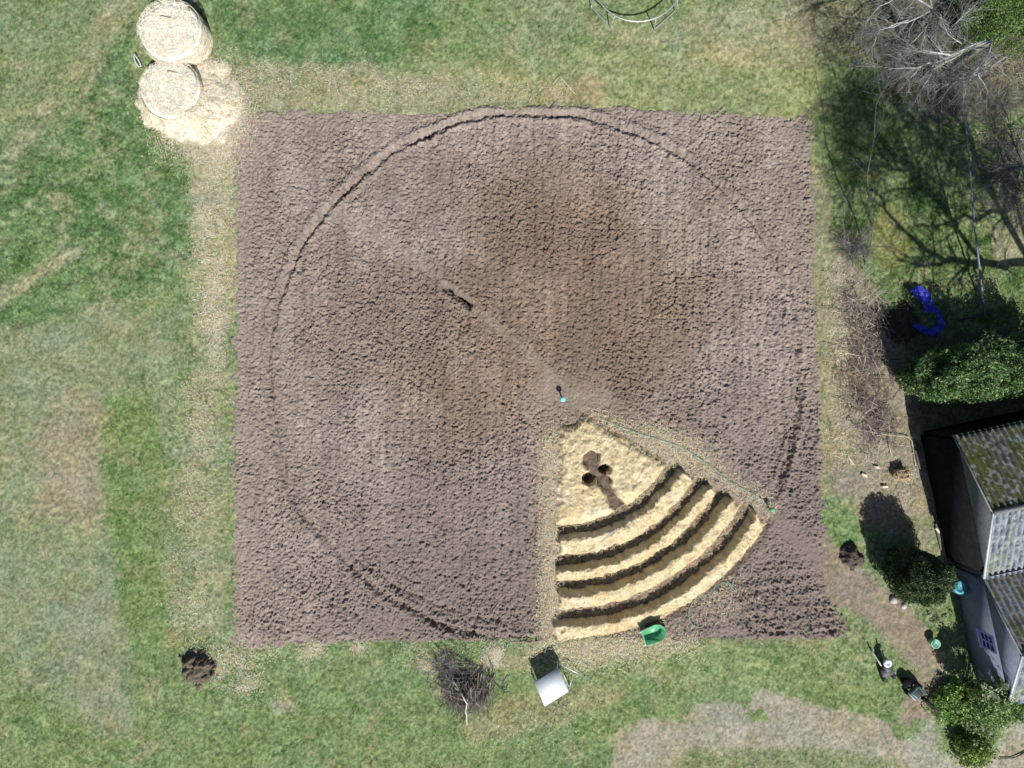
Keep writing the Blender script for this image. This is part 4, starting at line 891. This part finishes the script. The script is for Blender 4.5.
    for dx, dy, sx, sy in ((0, .16, .46, .025), (0, -.16, .46, .025), (.22, 0, .025, .30), (-.22, 0, .025, .30)):
        for z in (.08, .22, .36): cr.box((p[0] + dx * ca - dy * sa, p[1] + dx * sa + dy * ca, z), (sx, sy, .11), a)
    cr.box((p[0], p[1], .02), (.42, .28, .02), a); part(cr, 'box', M_wood, root)
    st = MB(); n = 320; st.strands(np.stack([p + [.05 + np.clip(RS.randn(), -1.6, 1.6) * .20, -.10 + np.clip(RS.randn(), -1.6, 1.6) * .09, .42 * math.exp(-RS.rand() * 1.2)] for _ in range(n)]), .18, .014, cvar(n, (.42, .35, .22), .3)); part(st, 'straw_filling', M_straw, root)
    # blue tarpaulin
    poly = [(870 + x / 4.8, 240 + y / 4.8) for x, y in ((180, 240), (245, 215), (290, 250), (315, 310), (355, 360), (368, 415), (320, 465), (250, 445), (205, 420), (195, 398), (240, 405), (290, 418), (322, 400), (318, 352), (262, 352), (245, 300), (205, 265))]
    X, Y = grid(W(905, 0, .3)[0], W(950, 0, .3)[0], W(0, 340, .3)[1], W(0, 282, .3)[1], .03); PX, PY = 512 + X * F / (H - .3), 384 - Y * F / (H - .3)
    s = sdpoly(PX, PY, poly) + 2.5 * (fbm(PX, PY, 5, 3, 3) - .5); keep = s > 0
    z = .22 + .22 * (fbm(X, Y, .6, 3, 9) - .3) + .10 * np.abs(2 * fbm(X, Y, .3, 2, 29) - 1)
    m = MB(); ny, nx = X.shape; q = gfaces(ny, nx); q = q[keep.ravel()[q].all(1)]; V = np.stack([X, Y, z], -1).reshape(-1, 3)
    m.add(np.concatenate([V, V - [0, 0, .012]]), [q, q[:, ::-1] + len(V)]); ob = m.build('tarpaulin', M_tarp, smooth=True); tag(ob, 'crumpled bright blue tarpaulin lying in the hedge shadow', 'tarpaulin')
    mound('shade_mound', (902, 322), .85, .95, .16, 'low mound coloured dark for shade, partly covered by the blue tarpaulin', 'heap', (.05, .046, .036), 40, .14)  # dark mound stands in for the shade beside the tarpaulin
    mound('soil_heap', (197, 666), .82, .85, .42, 'dark clodded soil heap at the lower left corner of the plot', 'heap', (.115, .095, .075), 4, .34)
    mound('soil_heap', (851, 556), .55, .62, .38, 'small dark soil heap left of the round shrub shadow', 'heap', (.085, .07, .062), 14, .2)
    # motor tiller
    def frame(px, deg):
        p = W(*px); a = math.radians(deg); x = np.array([math.cos(a), math.sin(a), 0]); y = np.array([-x[1], x[0], 0]); return p, lambda u, v, z: p + x * u + y * v + up * z, x, y
    p, L, x, y = frame((881, 660), -72)
    root = empty('motor_tiller', p, 'motor tiller with a pale round starter cover and two long pale handles', 'tiller')
    e = MB(); e.box(L(.14, 0, .38), (.42, .36, .20), math.radians(-72), bev=.05); e.box(L(.40, 0, .24), (.34, .5, .12), math.radians(-72), bev=.03); eng = part(e, 'engine', M_dark, root)
    s = MB(); s.lathe(L(-.06, .02, .46), [(.16, 0), (.17, .05), (.13, .09), (.06, .09), (.05, .05), (.005, .05)], 20); sub(s, 'starter_cover', mat('pale_blue_grey_plastic', (.52, .60, .70), .45), eng, root)
    for s_ in (-1, 1):
        hb = MB(); hb.tube([L(.05, s_ * .10 - .08, .32), L(-.15, s_ * .12 - .10, .27), L(-.45, s_ * .17 - .12, .20), L(-.60, s_ * .18 - .12, .18)], .032, 7); hnd = part(hb, 'handle', mat('worn_pale_tube', (.42, .38, .33), .6), root)
        gr = MB(); gr.tube([L(-.58, s_ * .18 - .12, .18), L(-.72, s_ * .19 - .12, .18)], .035, 7); sub(gr, 'grip', M_black, hnd, root)
        wv = MB(); wv.lathe(L(.62, s_ * .2, .16), [(.03, -.05), (.15, -.05), (.16, 0), (.15, .05), (.03, .05)], 14, M=np.stack([x, up, y], 1)); part(wv, 'wheel', M_black, root)
    # second machine: cultivator with green hood
    p, L, x, y = frame((911, 688), -45)
    root = empty('cultivator', p, 'garden cultivator with a grey-green engine hood, black front drum and long dark handle', 'cultivator')
    d = MB(); d.lathe(L(-.42, 0, .28), [(.03, -.05), (.19, -.06), (.21, 0), (.19, .06), (.03, .05)], 20); d.lathe(L(-.42, 0, .05), [(.12, -.04), (.14, .2)], 12); part(d, 'drum', M_drum, root)
    e = MB(); e.box(L(.0, 0, .40), (.46, .50, .24), math.radians(-45), bev=.05); hood = part(e, 'engine_hood', mat('grey_green_paint', (.075, .125, .12), .45, scales=((8, .35),)), root)
    g = MB()
    for q in range(4): g.box(L(-.10 + .07 * q, 0, .525), (.03, .30, .02), math.radians(-45))
    sub(g, 'grille', M_dark, hood, root)
    rl = MB(); rl.tube([L(.22, -.24, .38), L(.05, -.26, .36), L(-.18, -.26, .34)], .022, 6); part(rl, 'side_rail', M_trim, root)
    for s_ in (-1, 1):
        wv = MB(); wv.lathe(L(.0, s_ * .27, .15), [(.03, -.05), (.14, -.05), (.15, 0), (.14, .05), (.03, .05)], 14, M=np.stack([x, up, y], 1)); part(wv, 'wheel', M_black, root)
    ch = MB(); ch.tube([L(-.15, 0, .34), L(-.42, 0, .30)], .05, 7); part(ch, 'drive_arm', M_dark, root)
    hb = MB(); hb.tube([L(.18, 0, .45), L(.45, .02, .60), L(.72, .02, .72), L(.86, 0, .74)], [.085, .075, .06, .08], 8); hh = part(hb, 'handle', M_black, root)

# ------------------------------------------------------------------ assemble
build_ground(); build_soil(); build_bed(); build_litter(); build_bales(); build_brush(); build_shrubs(); build_trees(); build_houses(); build_things()

# light, sky, camera
el = math.atan(1 / float(np.hypot(*SH))); rot = math.atan2(.27, -.85)
w = bpy.data.worlds.new('World'); scene.world = w; w.use_nodes = True; nt = w.node_tree
sk = nt.nodes.new('ShaderNodeTexSky'); sk.sky_type = 'NISHITA'; sk.sun_disc = False; sk.sun_elevation = el; sk.sun_rotation = rot
nt.links.new(sk.outputs[0], nt.nodes['Background'].inputs['Color']); nt.nodes['Background'].inputs['Strength'].default_value = .052
ld = bpy.data.lights.new('sun', 'SUN'); ld.energy = 4.5; ld.angle = math.radians(.5); ld.color = (1, .96, .9)
lo = bpy.data.objects.new('sun', ld); COL.objects.link(lo)
from mathutils import Vector
lo.rotation_euler = Vector((SH[0], SH[1], -1)).to_track_quat('-Z', 'Y').to_euler(); lo.location = (5, -15, 25)
cd = bpy.data.cameras.new('camera'); cd.sensor_width = 36; cd.lens = 36 * F / 1024; cd.clip_end = 2000
co = bpy.data.objects.new('camera', cd); COL.objects.link(co); co.location = (0, 0, H); co.rotation_euler = (0, 0, 0); scene.camera = co
vs = scene.view_settings; vs.view_transform = 'Standard'; vs.look = 'None'; vs.exposure = .55; vs.gamma = 1; vs.use_curve_mapping = False
